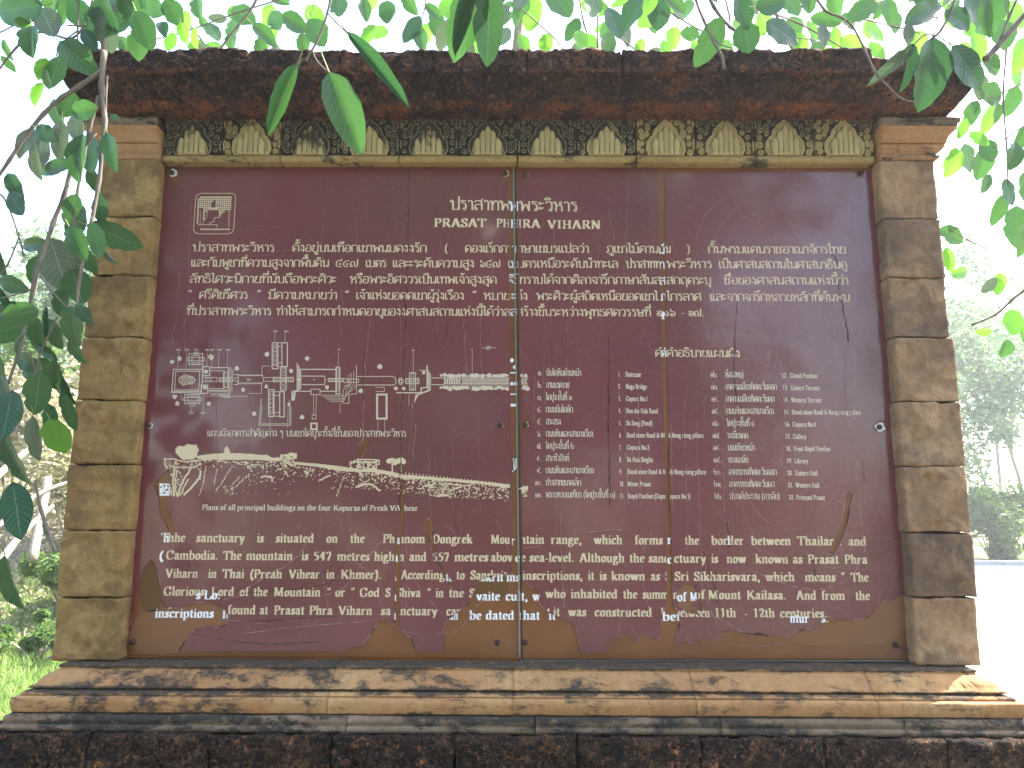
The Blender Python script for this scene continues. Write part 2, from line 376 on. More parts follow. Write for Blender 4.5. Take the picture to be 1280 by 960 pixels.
# Thai letters as pen strokes, 10 units = height of a letter; 'o x,y[,r]' a loop
TH = {
'ก':(7.6,"1.2,0 1.2,6 .5,7.4 1.6,9.4 3.8,10 6,9.4 6.8,8 6.8,0"),
'ข':(6.4,"o1.4,8.7;2.4,9 2.9,7.4 1.,5.8 1.5,4.4 1.5,0;1.5,.5 5.6,.5;5.6,0 5.6,10"),
'ช':(7.4,"o1.4,8.7;2.4,9 2.9,7.4 1.,5.8 1.5,4.4 1.5,0;1.5,.5 5.4,.5;5.4,0 5.4,7. 4.4,8.4;5.2,8 7.2,10.8"),
'ค':(7.8,"1,0 1,7.6 2.2,9.6 4,10 5.8,9.6 7,7.6 7,0;o3.7,5;3,4 1.2,.6"),
'ฅ':(7.8,"1,0 1,7.6 7,7.6 7,0"),
'ง':(5.6,"o2.6,8.9;3.7,9.2 4.4,7 4.4,.4;4.6,.4 .8,4"),
'จ':(6.6,".8,8 2,9.8 4.4,9.8 5.8,8 5.8,0;5.6,.4 3.2,1.6 3,4;o2.2,4.9"),
'ด':(7.8,"1.8,.3 1,2.5 1,7.6 2.2,9.6 4,10 5.8,9.6 7,7.6 7,0;o3.2,4.6;2.6,3.4 1.8,.3"),
'ต':(7.8,"1.8,.3 1,2.5 1,7.6 2.2,9.8 4,8.6 5.8,9.8 7,7.6 7,0;o3.2,4.6;2.6,3.4 1.8,.3"),
'ถ':(7.6,"1.4,1.8 1.4,6 .6,7.4 1.6,9.4 3.8,10 6,9.4 6.8,8 6.8,0;o2.4,1.2"),
'ท':(7.6,"o1.2,8.9;2.3,9 2.3,0;2.4,5.4 3.8,9.4 5.4,10 6.8,8.6 6.8,0"),
'ธ':(6.6,"5.8,10.4 4.6,9.4 1.8,9.8 1,8.4 1.4,6.8 4.8,6.4 5.8,5 5.8,.5 1,.5 1,3.6"),
'น':(7.8,"o1.2,8.9;2.3,9 2.3,0;2.4,.6 5.4,2.2;o6.2,1.2;7,1.2 7,10"),
'บ':(7.6,"o1.2,8.9;2.3,9 2.3,0;2.3,.5 6.8,.5;6.8,0 6.8,10"),
'ป':(7.6,"o1.2,8.9;2.3,9 2.3,0;2.3,.5 6.8,.5;6.8,0 6.8,14"),
'ผ':(8,"o2.4,8.9;1.3,9 1.3,0;1.3,.3 4.2,4.6 7.1,.3;7.1,0 7.1,10"),
'ฝ':(8,"o2.4,8.9;1.3,9 1.3,0;1.3,.3 4.2,4.6 7.1,.3;7.1,0 7.1,14"),
'พ':(8.6,"o1.2,8.9;2.3,9 2.5,0;2.5,.3 4.9,8.6 7.4,.3;7.4,0 7.6,10"),
'ฟ':(8.6,"o1.2,8.9;2.3,9 2.5,0;2.5,.3 4.9,8.6 7.4,.3;7.4,0 7.6,14"),
'ภ':(7.8,"2.2,1.8 2.2,6 1,7.4 2,9.4 4,10 6.2,9.4 7,8 7,0;o1.2,1.2"),
'ม':(8,"o1.2,8.9;2.3,9 2.3,1.6;o1.5,1.2;2.4,.6 7,.6;7,0 7,10"),
'ย':(7.2,"o2.4,8.8;1.2,8.8 1,7.4 2.6,6 1.2,4.6 1,1.6 2,.5 6.2,.5;6.4,0 6.4,10"),
'ร':(5.6,"4.8,9.4 3.4,9.2 1.4,10 1,8.2 4,6.6 4.6,5.4 4.6,1.8;o3.7,1.2"),
'ล':(7.4,".9,8 2,9.8 5,9.8 6.6,8 6.6,0;6.5,5 3.6,6.2 1.2,4.6 1.2,1.8;o2.2,1.2"),
'ว':(6,".8,8 1.8,9.8 4,9.8 5.2,8.2 5.2,1.8;o4.2,1.2"),
'ศ':(8,"1,0 1,7.6 2.2,9.6 4,10 5.8,9.4 7,7.6 7,0;o3.7,5;3,4 1.2,.6;5.8,9 7.8,11.4"),
'ษ':(8,"o1.2,8.9;2.3,9 2.3,0;2.3,.5 6.8,.5;6.8,0 6.8,10;o4.4,4.8;5.2,5.6 8.2,6.6"),
'ส':(7.6,".9,8 2,9.8 5,9.6 6.6,7.6 6.6,0;6.5,5 3.6,6.2 1.2,4.6 1.2,1.8;o2.2,1.2;5.4,9 7.4,11.4"),
'ห':(7.6,"o1.2,8.9;2.3,9 2.3,0;2.4,4.6 5.2,7.2;o5.6,8.7;5.2,7 6.6,5 6.6,0"),
'อ':(7,"o2.2,5.4;1.1,5.4 1,1.6 2.2,.4 5,.4 6.2,1.8 6.2,8 5,9.8 2.2,9.8 1,8.4"),
'ฮ':(7.2,"o2.2,5.4;1.1,5.4 1,1.6 2.2,.4 5,.4 6.2,1.8 6.2,7 2.2,8 1,9 4,10 7,11.4"),
'ฤ':(7.6,"1.4,1.8 1.4,6 .6,7.4 1.6,9.4 3.8,10 6,9.4 6.8,8 6.8,-4;o2.4,1.2"),
'ณ':(10.6,"1.4,1.8 1.4,6 .6,7.4 1.6,9.4 3.4,10 5,9 5.4,7.6 5.4,0;o2.3,1.2;5.4,.6 8.2,2.2;o9,1.2;9.8,1.2 9.8,10"),
'ญ':(10.2,"1.4,1.8 1.4,6 .6,7.4 1.6,9.4 3.4,10 5,9 5.4,7.6 5.4,0;o2.3,1.2;5.4,.5 9.4,.5;9.4,0 9.4,10;4,-2.4 6,-1.4 8.6,-2.8"),
'ฉ':(7.4,"o1.8,8.7;2.8,8.8 2.4,6.4 1.6,5 1.6,1.4;o2.2,.9;2.8,.6 5,2;o5.8,1.2;6.6,1.2 6.6,10"),
'ฑ':(7.8,"o1.2,8.9;2.3,9 2.3,0;2.4,5.4 3.6,9.4 4.6,8.4 5.6,9.8 7,8.4 7,0"),
'ะ':(4.6,"o1,8,.9;1.2,6.9 3.9,8.6;o1,3,.9;1.2,1.9 3.9,3.6"),
'า':(4.8,".7,8.2 1.6,9.8 3,9.8 4,8.2 4,0"),
'ำ':(4.8,".7,8.2 1.6,9.8 3,9.8 4,8.2 4,0;o-1.6,12.6"),
'เ':(3.4,"1.1,10 1.1,1.8;o2.1,1.2"), 'แ':(6.4,"1.1,10 1.1,1.8;o2.1,1.2;4.1,10 4.1,1.8;o5.1,1.2"),
'ไ':(4,".4,12.2 .8,14 2,14.2 2.3,12 2.1,9 2.1,1.8;o3.1,1.2"),
'ใ':(4,"o1,12.8;.4,13.6 1.6,14.4 2.4,13 2.1,9 2.1,1.8;o3.1,1.2"),
'โ':(4,"3.8,14.2 .7,14 .6,12.8 2.1,11.4 2.1,1.8;o3.1,1.2"),
'ิ':(0,"-6.2,11.6 -5.2,13.4 -3.2,13.8 -1,12 -6.2,11.6"), 'ี':(0,"-6.2,11.6 -5.2,13.4 -3.2,13.8 -1,12 -6.2,11.6;-.9,11.6 -.9,15"),
'ื':(0,"-6.2,11.6 -5.2,13.4 -3.2,13.6 -1,12 -6.2,11.6;-.7,11.6 -.7,15;-2.4,12.6 -2.4,15"), 'ึ':(0,"-6.2,11.6 -5.2,13.4 -3.2,13.8 -1,12 -6.2,11.6;o-1,14"),
'ั':(0,"o-3.6,12.6;-3.4,11.6 -1.6,11.8 .2,14.4"), '็':(0,"-5.4,11.6 -5,13.6 -3,13 -2.6,11.8;-4,14.2 -.6,14.6"),
'่':(0,"-1.2,11.6 -1.2,14.2"), '้':(0,"o-3,13.4;-2.6,12 -.2,14.6"), '์':(0,"o-2.4,12.4;-1.8,13.2 -.2,15"),
'ุ':(0,"o-2,-1.8;-1,-1.4 -1,-4.2"), 'ู':(0,"o-3.4,-1.6;-2.6,-1.6 -2.6,-3.8 -.8,-3.8 -.8,-1"),
'๐':(7,"o3.4,4.4,3"), '๑':(7.4,"o3.6,4,1;4.4,4.6 3,5.8 1.2,3.8 2,1 4.6,.5 6.6,2.6 6.4,6.6 3.4,8.2 .8,6.6"),
'๒':(7.4,"1,12 1,.5 6.4,.5 6.4,5.6 5.2,7.2 4,5.4 2.8,7 1.2,6"), '๓':(7.4,"o2,1.4;1,1.6 .8,5.6 2,7.8 3.7,6 5.4,7.8 6.6,5.8 6.6,0"),
'๔':(7.6,"7.2,9.4 3,8.6 .9,6 1,2 3,.5 6.6,.6;o4.8,4.2"), '๕':(7.6,"7.2,11 4,9 1.8,8.6 .9,6 1,2 3,.5 6.6,.6;o4.8,4.2;2,8.4 4,9.6 6.6,8.4"),
'๖':(7,"1.4,10.6 1.2,7.2 4.6,7 6.2,4.6 5.4,1.2 3,.4 1,2 2,4.2;o2.8,3"), '๗':(9.4,"o2,1.5;1,1.6 .8,5.6 2,7.8 4.4,7.6 5.2,5.4 5.2,1 6.6,.4 8.2,1.4 8.2,11"),
'๘':(7.6,"o4.4,4;3.4,4.4 1,2 1,6 3.4,8.2 7,10;1,1.6 2.6,.4"), '๙':(7.6,"o2.2,3.4;1,3.6 1.4,7 4,8 5.4,6 4.6,1.2 6.6,.4;5.2,7 7.6,11"),
'ๆ':(6,"o2,8;1,8 1,9.8 4.4,10 4.8,8 4.6,-3.4"),
'.':(3,"o1.2,.8,.45"), '-':(5,"1,4.4 4,4.4"), '(':(4.4,"3.4,12 1.8,9 1.4,5 1.8,1 3.4,-2"), ')':(4.4,"1,12 2.6,9 3,5 2.6,1 1,-2"),
'“':(5.4,"o1.4,10,.5;1,10.6 2.2,12.4;o3.8,10,.5;3.4,10.6 4.6,12.4"), '”':(5.4,"o2,12,.5;2.2,11.6 1,9.6;o4.4,12,.5;4.6,11.6 3.4,9.6"), ' ':(4.2,""),
}
UPV = 'ิีืึั'
def parse(s):
    out = []
    for part in s.split(';'):
        part = part.strip()
        if not part: continue
        if part[0] == 'o': out.append(('o', [float(x) for x in part[1:].split(',')]))
        elif part[0] == '|': out.append(('|', part[1:].split(':')))
        else: out.append(('p', [tuple(float(c) for c in q.split(',')) for q in part.split()]))
    return out
THP = {k: (a, parse(b)) for k, (a, b) in TH.items()}
def thai_width(t): return sum(THP.get(c, THP['ร'])[0] for c in t)
# Latin bold serif letters, 10 units = em; '|x:y0:y1:serifs' a stem, b both feet, l upper left, t both upper
EN = {
'a':(5,"1.1,3.4 1.5,4.5 2.8,4.6 3.4,3.6 3.4,1;3.4,1 3.8,.2 4.8,.5;3.3,2.9 1.4,2.2 .9,1.1 1.6,.2 3.2,.9;o1.2,3.6,.4"),
'b':(5.56,"|1.3:0:7:l;1.5,3.7 2.7,4.6 4.1,4.2 4.7,2.4 4.1,.6 2.8,.1 1.4,.5"),
'c':(4.44,"3.6,3.6 3.1,4.5 1.9,4.5 .95,3.4 .95,1.6 1.7,.3 2.9,.2 4,1;o3.4,3.5,.45"),
'd':(5.56,"|4:0:7:lr;3.8,3.8 2.6,4.6 1.2,4 .9,2.4 1.2,.7 2.4,.2 3.9,.8"),
'e':(4.44,"1,2.7 3.7,2.7 3.4,4.2 2.3,4.6 1.2,3.9 .9,2.4 1.3,.9 2.4,.2 3.9,1"),
'f':(3.33,"|1.5:0:5.6:b;1.5,5.4 1.8,6.5 2.8,6.8 3.5,6.4;.2,4.4 2.9,4.4"),
'g':(5,"O2.2,3.2,1.35,1.4;3.2,4.2 4.7,4.5;1.5,1.9 .8,1.1 1.8,.6 3.8,.4 4.4,-.6 3,-1.8 1.2,-1.7 .6,-.8 1.4,.2"),
'h':(5.56,"|1.3:0:7:lb;|4.1:0:3.5:b;1.6,3.6 2.6,4.5 3.6,4.5 4.1,3.4"),
'i':(2.78,"|1.4:0:4.6:lb;o1.35,6.2,.55"), 'j':(3,"|1.6:-1:4.6:l;1.6,-1 .4,-1.8;o1.5,6.2,.55"),
'k':(5.56,"|1.3:0:7:lb;1.9,2.2 4.2,4.4;2.4,2.8 4.6,.2;s4.3,4.45,.8;s4.7,.12,.8"),
'l':(2.78,"|1.35:0:7:lb"),
'm':(8.33,"|1.3:0:4.6:lb;|4.15:0:3.5:b;|7:0:3.5:b;1.6,3.6 2.6,4.5 3.6,4.5 4.15,3.4;4.4,3.6 5.4,4.5 6.4,4.5 7,3.4"),
'n':(5.56,"|1.3:0:4.6:lb;|4.1:0:3.5:b;1.6,3.6 2.6,4.5 3.6,4.5 4.1,3.4"),
'o':(5,"O2.5,2.3,1.8,2.15"), 'p':(5.56,"|1.3:-2:4.6:lb;1.5,3.7 2.7,4.6 4.1,4.2 4.7,2.4 4.1,.6 2.8,.1 1.4,.5"),
'q':(5.56,"|4:-2:4.6:b;3.8,3.8 2.6,4.6 1.2,4 .9,2.4 1.2,.7 2.4,.2 3.9,.8"),
'r':(4.44,"|1.3:0:4.6:lb;1.7,3.4 2.6,4.5 3.7,4.3;o3.5,4,.45"),
's':(3.89,"3.1,3.4 2.8,4.4 1.9,4.5 1,3.8 1.4,2.9 2.8,1.9 3.1,1 2.2,.2 1.2,.3 .6,1.4"),
't':(3.33,"|1.5:.7:5.8:;1.5,1 2,.2 3.1,.6;.3,4.4 3,4.4"),
'u':(5.56,"|1.2:1.1:4.6:l;|4:0:4.6:lr;1.3,1.2 1.9,.2 3,.2 4,1.1"),
'v':(5,".9,4.4 2.6,.2;2.6,.2 4.1,4.4;s.9,4.45,1;s4.1,4.45,.8"),
'w':(7.22,".8,4.4 2.3,.2;2.3,.2 3.5,4.2;3.5,4.4 5,.2;5,.2 6.3,4.4;s.9,4.45,1;s3.4,4.45,.9;s6.3,4.45,.8"),
'x':(5,"1,4.4 4,.2;1,.2 3.9,4.4;s.9,4.45,.9;s4,4.45,.8;s.9,.12,.8;s4.1,.12,.9"),
'y':(5,".9,4.4 2.6,.3;4.1,4.4 2.6,.3 1.8,-1.5 .8,-1.8;s.9,4.45,1;s4.1,4.45,.8"),
'z':(4.44,".6,4.4 3.7,4.4;3.7,4.4 .7,.2;.5,.2 3.9,.2"),
'A':(7.22,"3.4,6.8 .9,.1;3.5,6.8 6,.1;1.9,2.3 4.8,2.3;s.9,.12,.9;s6,.12,1.1"),
'B':(6.67,"|1.8:0:6.7:bt;1.9,6.6 4.6,6.5 5,5 4.4,3.7 2,3.5 5,3.3 5.8,1.8 5,.4 1.9,.15"),
'C':(7.22,"6.2,4.6 5.6,6.2 4,6.7 2,6.2 1.1,4.6 1.1,2.2 2.1,.5 4.2,.1 6.4,1.2;6.3,4.5 6.3,6.8"),
'D':(7.22,"|1.8:0:6.7:bt;1.9,6.55 4.6,6.4 6.2,4.8 6.2,2 4.6,.3 1.9,.15"),
'E':(6.67,"|1.8:0:6.7:bt;1.9,6.55 5.9,6.55;5.9,6.6 5.9,5;1.9,3.4 4.3,3.4;4.3,4.2 4.3,2.6;1.9,.15 6,.15;6.1,.1 6.1,1.8"),
'F':(6.11,"|1.8:0:6.7:bt;1.9,6.55 5.7,6.55;5.7,6.6 5.7,5;1.9,3.4 4.3,3.4;4.3,4.2 4.3,2.6"),
'G':(7.78,"6.2,4.8 5.6,6.2 4,6.7 2,6.2 1.1,4.6 1.1,2.2 2.1,.5 4.2,.1 6.2,.8;6.3,4.7 6.3,6.8;|6.2:.5:2.8:t"),
'H':(7.78,"|1.8:0:6.7:bt;|5.9:0:6.7:bt;1.8,3.4 5.9,3.4"), 'I':(3.89,"|1.95:0:6.7:bt"), 'J':(5,"|3.2:1:6.7:t;3.2,1.2 2,.1 .8,.9"),
'K':(7.78,"|1.8:0:6.7:bt;2.6,3 6,6.5;3.4,3.9 6.6,.2;s6,6.55,1;s6.7,.12,1"), 'L':(6.67,"|1.8:0:6.7:bt;1.9,.15 6,.15;6.1,.1 6.1,2.2"),
'M':(9.44,"1.5,0 1.5,6.5;1.9,6.6 4.6,.4;4.6,.4 7.2,6.6;|7.6:0:6.7:b;s1.5,.12,.9;s1.4,6.55,1;s7.8,6.55,1"),
'N':(7.22,"1.4,.1 1.4,6.5;1.4,6.5 5.8,.1;5.9,.1 5.9,6.5;s1.4,.12,.9;s1.2,6.55,.9;s5.9,6.55,.9"),
'P':(6.11,"|1.8:0:6.7:bt;1.9,6.55 4.6,6.4 5.4,4.9 4.6,3.3 1.9,3.1"), 'O':(7.78,"O3.9,3.35,2.9,3.3"),
'R':(7.22,"|1.8:0:6.7:bt;1.9,6.55 4.7,6.4 5.4,5 4.7,3.5 1.9,3.3;3.6,3.3 6,.3;s6.3,.12,.9"),
'S':(5.56,"4.5,5 4,6.3 2.6,6.7 1.3,6.1 1.1,4.8 2.2,3.8 4,3 4.8,1.8 4,.4 2.6,.1 1.3,.6 .9,1.9;4.6,4.8 4.6,6.7;.8,0 .8,2.1"),
'T':(6.67,"|3.3:0:6.7:b;.6,6.55 6,6.55;.55,6.7 .55,5;6.05,6.7 6.05,5"), 'U':(7.22,"|1.8:1.2:6.7:t;5.6,6.4 5.6,1.4;1.9,1.4 2.8,.2 4.4,.2 5.6,1.6;s5.6,6.55,.8"),
'V':(7.22,"1.1,6.5 3.7,.2;3.7,.2 6,6.5;s1.1,6.55,1.1;s6,6.55,.9"),
'W':(10,"1,6.5 3.2,.2;3.2,.2 5,6;4.8,6.5 6.9,.2;6.9,.2 8.9,6.5;s1,6.55,1.1;s4.7,6.55,1;s8.9,6.55,.9"),
'0':(5,"O2.5,3.3,1.6,3.2"), '1':(5,"|2.6:0:6.7:b;2.4,6.6 1,5.8"), '2':(5,".9,5 1.4,6.4 2.8,6.6 3.9,5.4 3.6,3.8 .8,.5 4.2,.5;4.2,.5 4.5,1.5"),
'3':(5,".9,5.6 1.8,6.6 3.2,6.4 3.6,5 2.2,3.6 3.8,3 4,1.4 3,.3 1,.3"), '4':(5,"|3.2:0:6.7:;3,6.4 .6,2.1 4.6,2.1"),
'5':(5,"4.2,6.3 1.6,6.3 1.2,3.8 3.2,3.9 4.1,2.4 3.2,.5 1,.3"), '6':(5,"4.1,6.6 2,5.4 1,3 1.4,.8 2.7,.1 4.1,1 4.1,3 2.8,4 1.4,3.2"),
'7':(5,".8,5 .9,6.3 4.3,6.3 2,0"), '8':(5,"O2.5,5,1.3,1.6;O2.5,1.7,1.6,1.6"), '9':(5,"1,.2 3,1.4 4.1,3.8 3.6,6 2.4,6.6 1,5.8 1,3.8 2.2,2.8 3.8,3.6"),
'.':(2.5,"o1.25,.7,.6"), ',':(2.5,"o1.25,.7,.6;1.6,.7 .9,-1.2"), '-':(3.33,".5,2.2 2.8,2.2;.5,2 2.8,2"), '(':(3.33,"2.9,6.8 1.3,4.4 1.3,.8 2.9,-1.6"),
')':(3.33,".5,6.8 2,4.4 2,.8 .5,-1.6"), '&':(8.33,"7.4,3.8 5.4,.6 2.6,.1 1.2,1.6 2,3.2 4.4,4.6 4.2,6.2 3,6.7 2.2,5.4 3.2,3.4 6,.5 7.8,.5"),
'“':(5,"o1.4,5.4,.6;1,5.6 2,6.9;o3.6,5.4,.6;3.2,5.6 4.2,6.9"), '”':(5,"o1.5,6.4,.6;1.9,6.2 1,5;o3.7,6.4,.6;4.1,6.2 3.2,5"), ' ':(2.5,""),
}
def parse_en(s):
    out = []
    for part in s.split(';'):
        if not part: continue
        k = part[0]
        if k in 'oOs': out.append((k, [float(x) for x in part[1:].split(',')]))
        elif k == '|': out.append(('|', part[1:].split(':')))
        else: out.append(('p', [tuple(float(c) for c in q.split(',')) for q in part.split()]))
    return out
ENP = {k: (a, parse_en(b)) for k, (a, b) in EN.items()}
def circ(x, y, rx, ry, n=12): return [(x+rx*math.cos(2*math.pi*i/n), y+ry*math.sin(2*math.pi*i/n)) for i in range(n)]

def pan(px, py, Y=0.):
    p = at(px, py, Y); return p.x, p.z
def write(ink, text, x0, x1, y0, y1, h, thai=False, weight=1.):
    """write text between two photo positions of its baseline; h = letter height (Thai) or em (Latin) in px"""
    a, b = pan(x0, y0), pan(x1, y1)
    top = pan(x0, y0-h)
    H = top[1]-a[1]
    if thai:
        tot = thai_width(text); uy = H/10
    else:
        tot = sum(ENP[c][0] for c in text); uy = H/10
    if tot <= 0: return
    ux = (b[0]-a[0])/tot; sl = (b[1]-a[1])/(b[0]-a[0])
    cx = 0
    def P(x, y, raise_=0):
        X = a[0]+(cx+x)*ux; return (X, a[1]+(X-a[0])*sl+(y+raise_)*uy)
    prev_up = False
    for c in text:
        if thai:
            adv, parts = THP.get(c, THP['ร'])
            rz = 3. if (c in '่้์' and prev_up) else 0
            if adv == 0: prev_up = prev_up or c in UPV
            else: prev_up = False
            kk = uy*weight
            wf = lambda dx, dz: kk*(.95+.75*abs(dz)**2)
            for k, d in parts:
                if k == 'o':
                    r = d[2] if len(d) > 2 else 1.0
                    ink.ribbon([P(x, y, rz) for x, y in circ(d[0], d[1], r, r, 8)], lambda dx, dz: kk*1.0, True)
                else: ink.ribbon([P(x, y, rz) for x, y in chaikin(d)], wf)
        else:
            adv, parts = ENP[c]
            tk, tn = 1.58*weight, .55*weight
            axx, axz = .24, -.97
            def wf(dx, dz):
                # pen in em units; ribbons are condensed with ux
                q = abs(dx*axx+dz*axz); q = q**2.2
                return (tn+(tk-tn)*q)*(ux*abs(dz)+uy*abs(dx)*.9)
            for k, d in parts:
                if k == 'o': ink.poly([P(x, y) for x, y in circ(d[0], d[1], d[2]*1.1, d[2]*1.1, 8)])
                elif k == 'O': ink.ribbon([P(x, y) for x, y in circ(d[0], d[1], d[2]-.25, d[3], 14)], wf, True)
                elif k == 's': ink.poly([P(d[0]-d[2], d[1]-.2), P(d[0]+d[2], d[1]-.2), P(d[0]+d[2], d[1]+.2), P(d[0]-d[2], d[1]+.2)])
                elif k == '|':
                    x, ya, yb, fl = float(d[0]), float(d[1]), float(d[2]), d[3]
                    hw = tk/2
                    ink.poly([P(x-hw, ya), P(x+hw, ya), P(x+hw, yb), P(x-hw, yb)])
                    if 'b' in fl: ink.poly([P(x-hw-.6, ya), P(x+hw+.6, ya), P(x+hw+.5, ya+.38), P(x-hw-.5, ya+.38)])
                    if 't' in fl: ink.poly([P(x-hw-.6, yb-.38), P(x+hw+.6, yb-.38), P(x+hw+.6, yb), P(x-hw-.6, yb)])
                    if 'l' in fl: ink.poly([P(x-hw-.7, yb-.55), P(x, yb-.5), P(x, yb), P(x-hw-.7, yb-.15)])
                    if 'r' in fl: ink.poly([P(x, ya), P(x+hw+.6, ya+.1), P(x+hw+.6, ya+.4), P(x, ya+.5)])
                else: ink.ribbon([P(x, y) for x, y in chaikin(d)], wf)
        cx += adv
def line(ink, pts, wpx, close=False, rough=0):
    wm = wpx*.00262
    q = [pan(x+random.uniform(-rough, rough), y+random.uniform(-rough, rough)) for x, y in pts]
    # straight pen lines: one quad for each segment keeps corners square
    n = len(q)
    for i in range(n if close else n-1):
        a, b = q[i], q[(i+1) % n]; L = math.hypot(b[0]-a[0], b[1]-a[1]) or 1e-9
        dx, dz = (b[0]-a[0])/L*wm/2, (b[1]-a[1])/L*wm/2
        ink.poly([(a[0]-dx-dz, a[1]-dz+dx), (a[0]-dx+dz, a[1]-dz-dx), (b[0]+dx+dz, b[1]+dz-dx), (b[0]+dx-dz, b[1]+dz+dx)])
def blob(ink, x, y, r, n=9, jag=.25, sx=1):
    ink.poly([pan(x+sx*r*(1+random.uniform(-jag, jag))*math.cos(6.283*i/n), y+r*(1+random.uniform(-jag, jag))*math.sin(6.283*i/n)) for i in range(n)])
def fillpoly(ink, pts):
    q = [Vector((*pan(x, y), 0)) for x, y in pts]
    for t in geometry.tessellate_polygon([q]): ink.poly([(q[i].x, q[i].y) for i in t])

# ------------------------------------------------------------------ the sign
sign = empty('information_sign', (0, 0, Z0))
tag(sign, 'large maroon information board in Thai and English with peeling film, set in the stone frame', 'sign')
YF, YB = -.003, 0.                       # film face, board face
SEAM0, SEAM1 = (641.5, 205), (649.5, 824)
def rag(pts, amp=1.2, step=7):
    out = []
    if len(pts) > 5 and step < 13: pts = chaikin(pts, 1, True)
    for i, a in enumerate(pts):
        b = pts[(i+1) % len(pts)]; L = math.hypot(b[0]-a[0], b[1]-a[1]); n = max(1, int(L/step))
        for k in range(n):
            t = k/n; j = amp if k else 0
            out.append((a[0]+(b[0]-a[0])*t+random.uniform(-j, j), a[1]+(b[1]-a[1])*t+random.uniform(-j, j)))
    return out
holes_px = [
 rag([(553,830),(556,777),(572,764),(586,757),(592,738),(600,723),(636,716),(650,721),(662,733),(676,738),(672,755),(690,768),(712,776),(722,787),(724,830)]),
 rag([(158,830),(164,775),(171,740),(179,711),(191,695),(200,722),(204,762),(232,757),(262,751),(287,764),(282,786),(250,781),(226,807),(224,830)], 1.),
 rag([(430,830),(433,806),(448,811),(462,796),(470,782),(479,770),(487,778),(498,775),(504,792),(518,799),(521,830)], 1.),
 rag([(755,830),(757,800),(763,806),(769,793),(779,797),(787,790),(794,806),(800,794),(812,792),(821,803),(826,790),(828,757),(846,758),(850,776),(846,792),(842,812),(856,800),(868,805),(880,795),(892,803),(908,786),(925,789),(960,793),(985,797),(1000,785),(1024,790),(1027,768),(1060,776),(1087,772),(1103,750),(1118,752),(1150,722),(1150,830)], 1.3),
 rag([(526,657),(540,644),(541,660),(546,700),(555,712),(573,737),(566,739),(550,714),(541,692),(533,664)], .8, 6),
 [(449,556),(456,547),(465,549),(459,560),(453,572),(450,572)],
 [(212,584),(193,606),(198,618),(200,640),(214,668),(222,664),(212,640),(213,600)],
 [(1061,614),(1066,618),(1061,640),(1058,656),(1050,680),(1042,692),(1036,690),(1044,668),(1052,650),(1056,626)],
 [(905,650),(910,651),(911,664),(913,682),(909,686),(907,664)],
 [(845,742),(856,729),(868,731),(873,745),(866,758),(874,768),(858,766),(848,755)],
 [(650,529),(660,520),(664,529),(658,541)],
 [(655,212),(662,213),(660,230),(654,226)], [(627,212),(637,212),(638,226),(628,230)],
 [(208,214),(226,211),(224,227),(212,230)], [(1069,213),(1080,212),(1078,223),(1068,228)],
 [(1090,532),(1100,525),(1106,528),(1102,538),(1094,540)], [(1112,799),(1124,801),(1124,810),(1116,808)],
 # gap strips between the film sheets
 [(821.5,200),(830.5,200),(832,400),(836,560),(839,700),(842,830),(834,830),(832.5,700),(831,560),(826,400)],
 [(492,830),(494.5,700),(500,640),(503.5,560),(505,640),(500,700),(499.5,830)],
 [(635,200),(648.5,200),(654.5,830),(641.5,830)],
 [(195,200),(1100,200),(1100,215),(830,216),(829,211),(650,212),(630,209),(205,210)],  # top strip cut open: brown board margin doubles as the fillet's shadow
 rag([(140,813),(140,830),(1145,830),(1145,815)], .8, 12),
]
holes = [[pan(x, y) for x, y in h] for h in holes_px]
def outline(side):
    if side == 0: px = [(208,207.5),(641.2,205.6),(649.2,823.6),(152,819.5)]
    else: px = [(642.4,205.6),(1095.5,207.5),(1138.5,824.5),(650.4,823.6)]
    return [pan(x, y) for x, y in px]
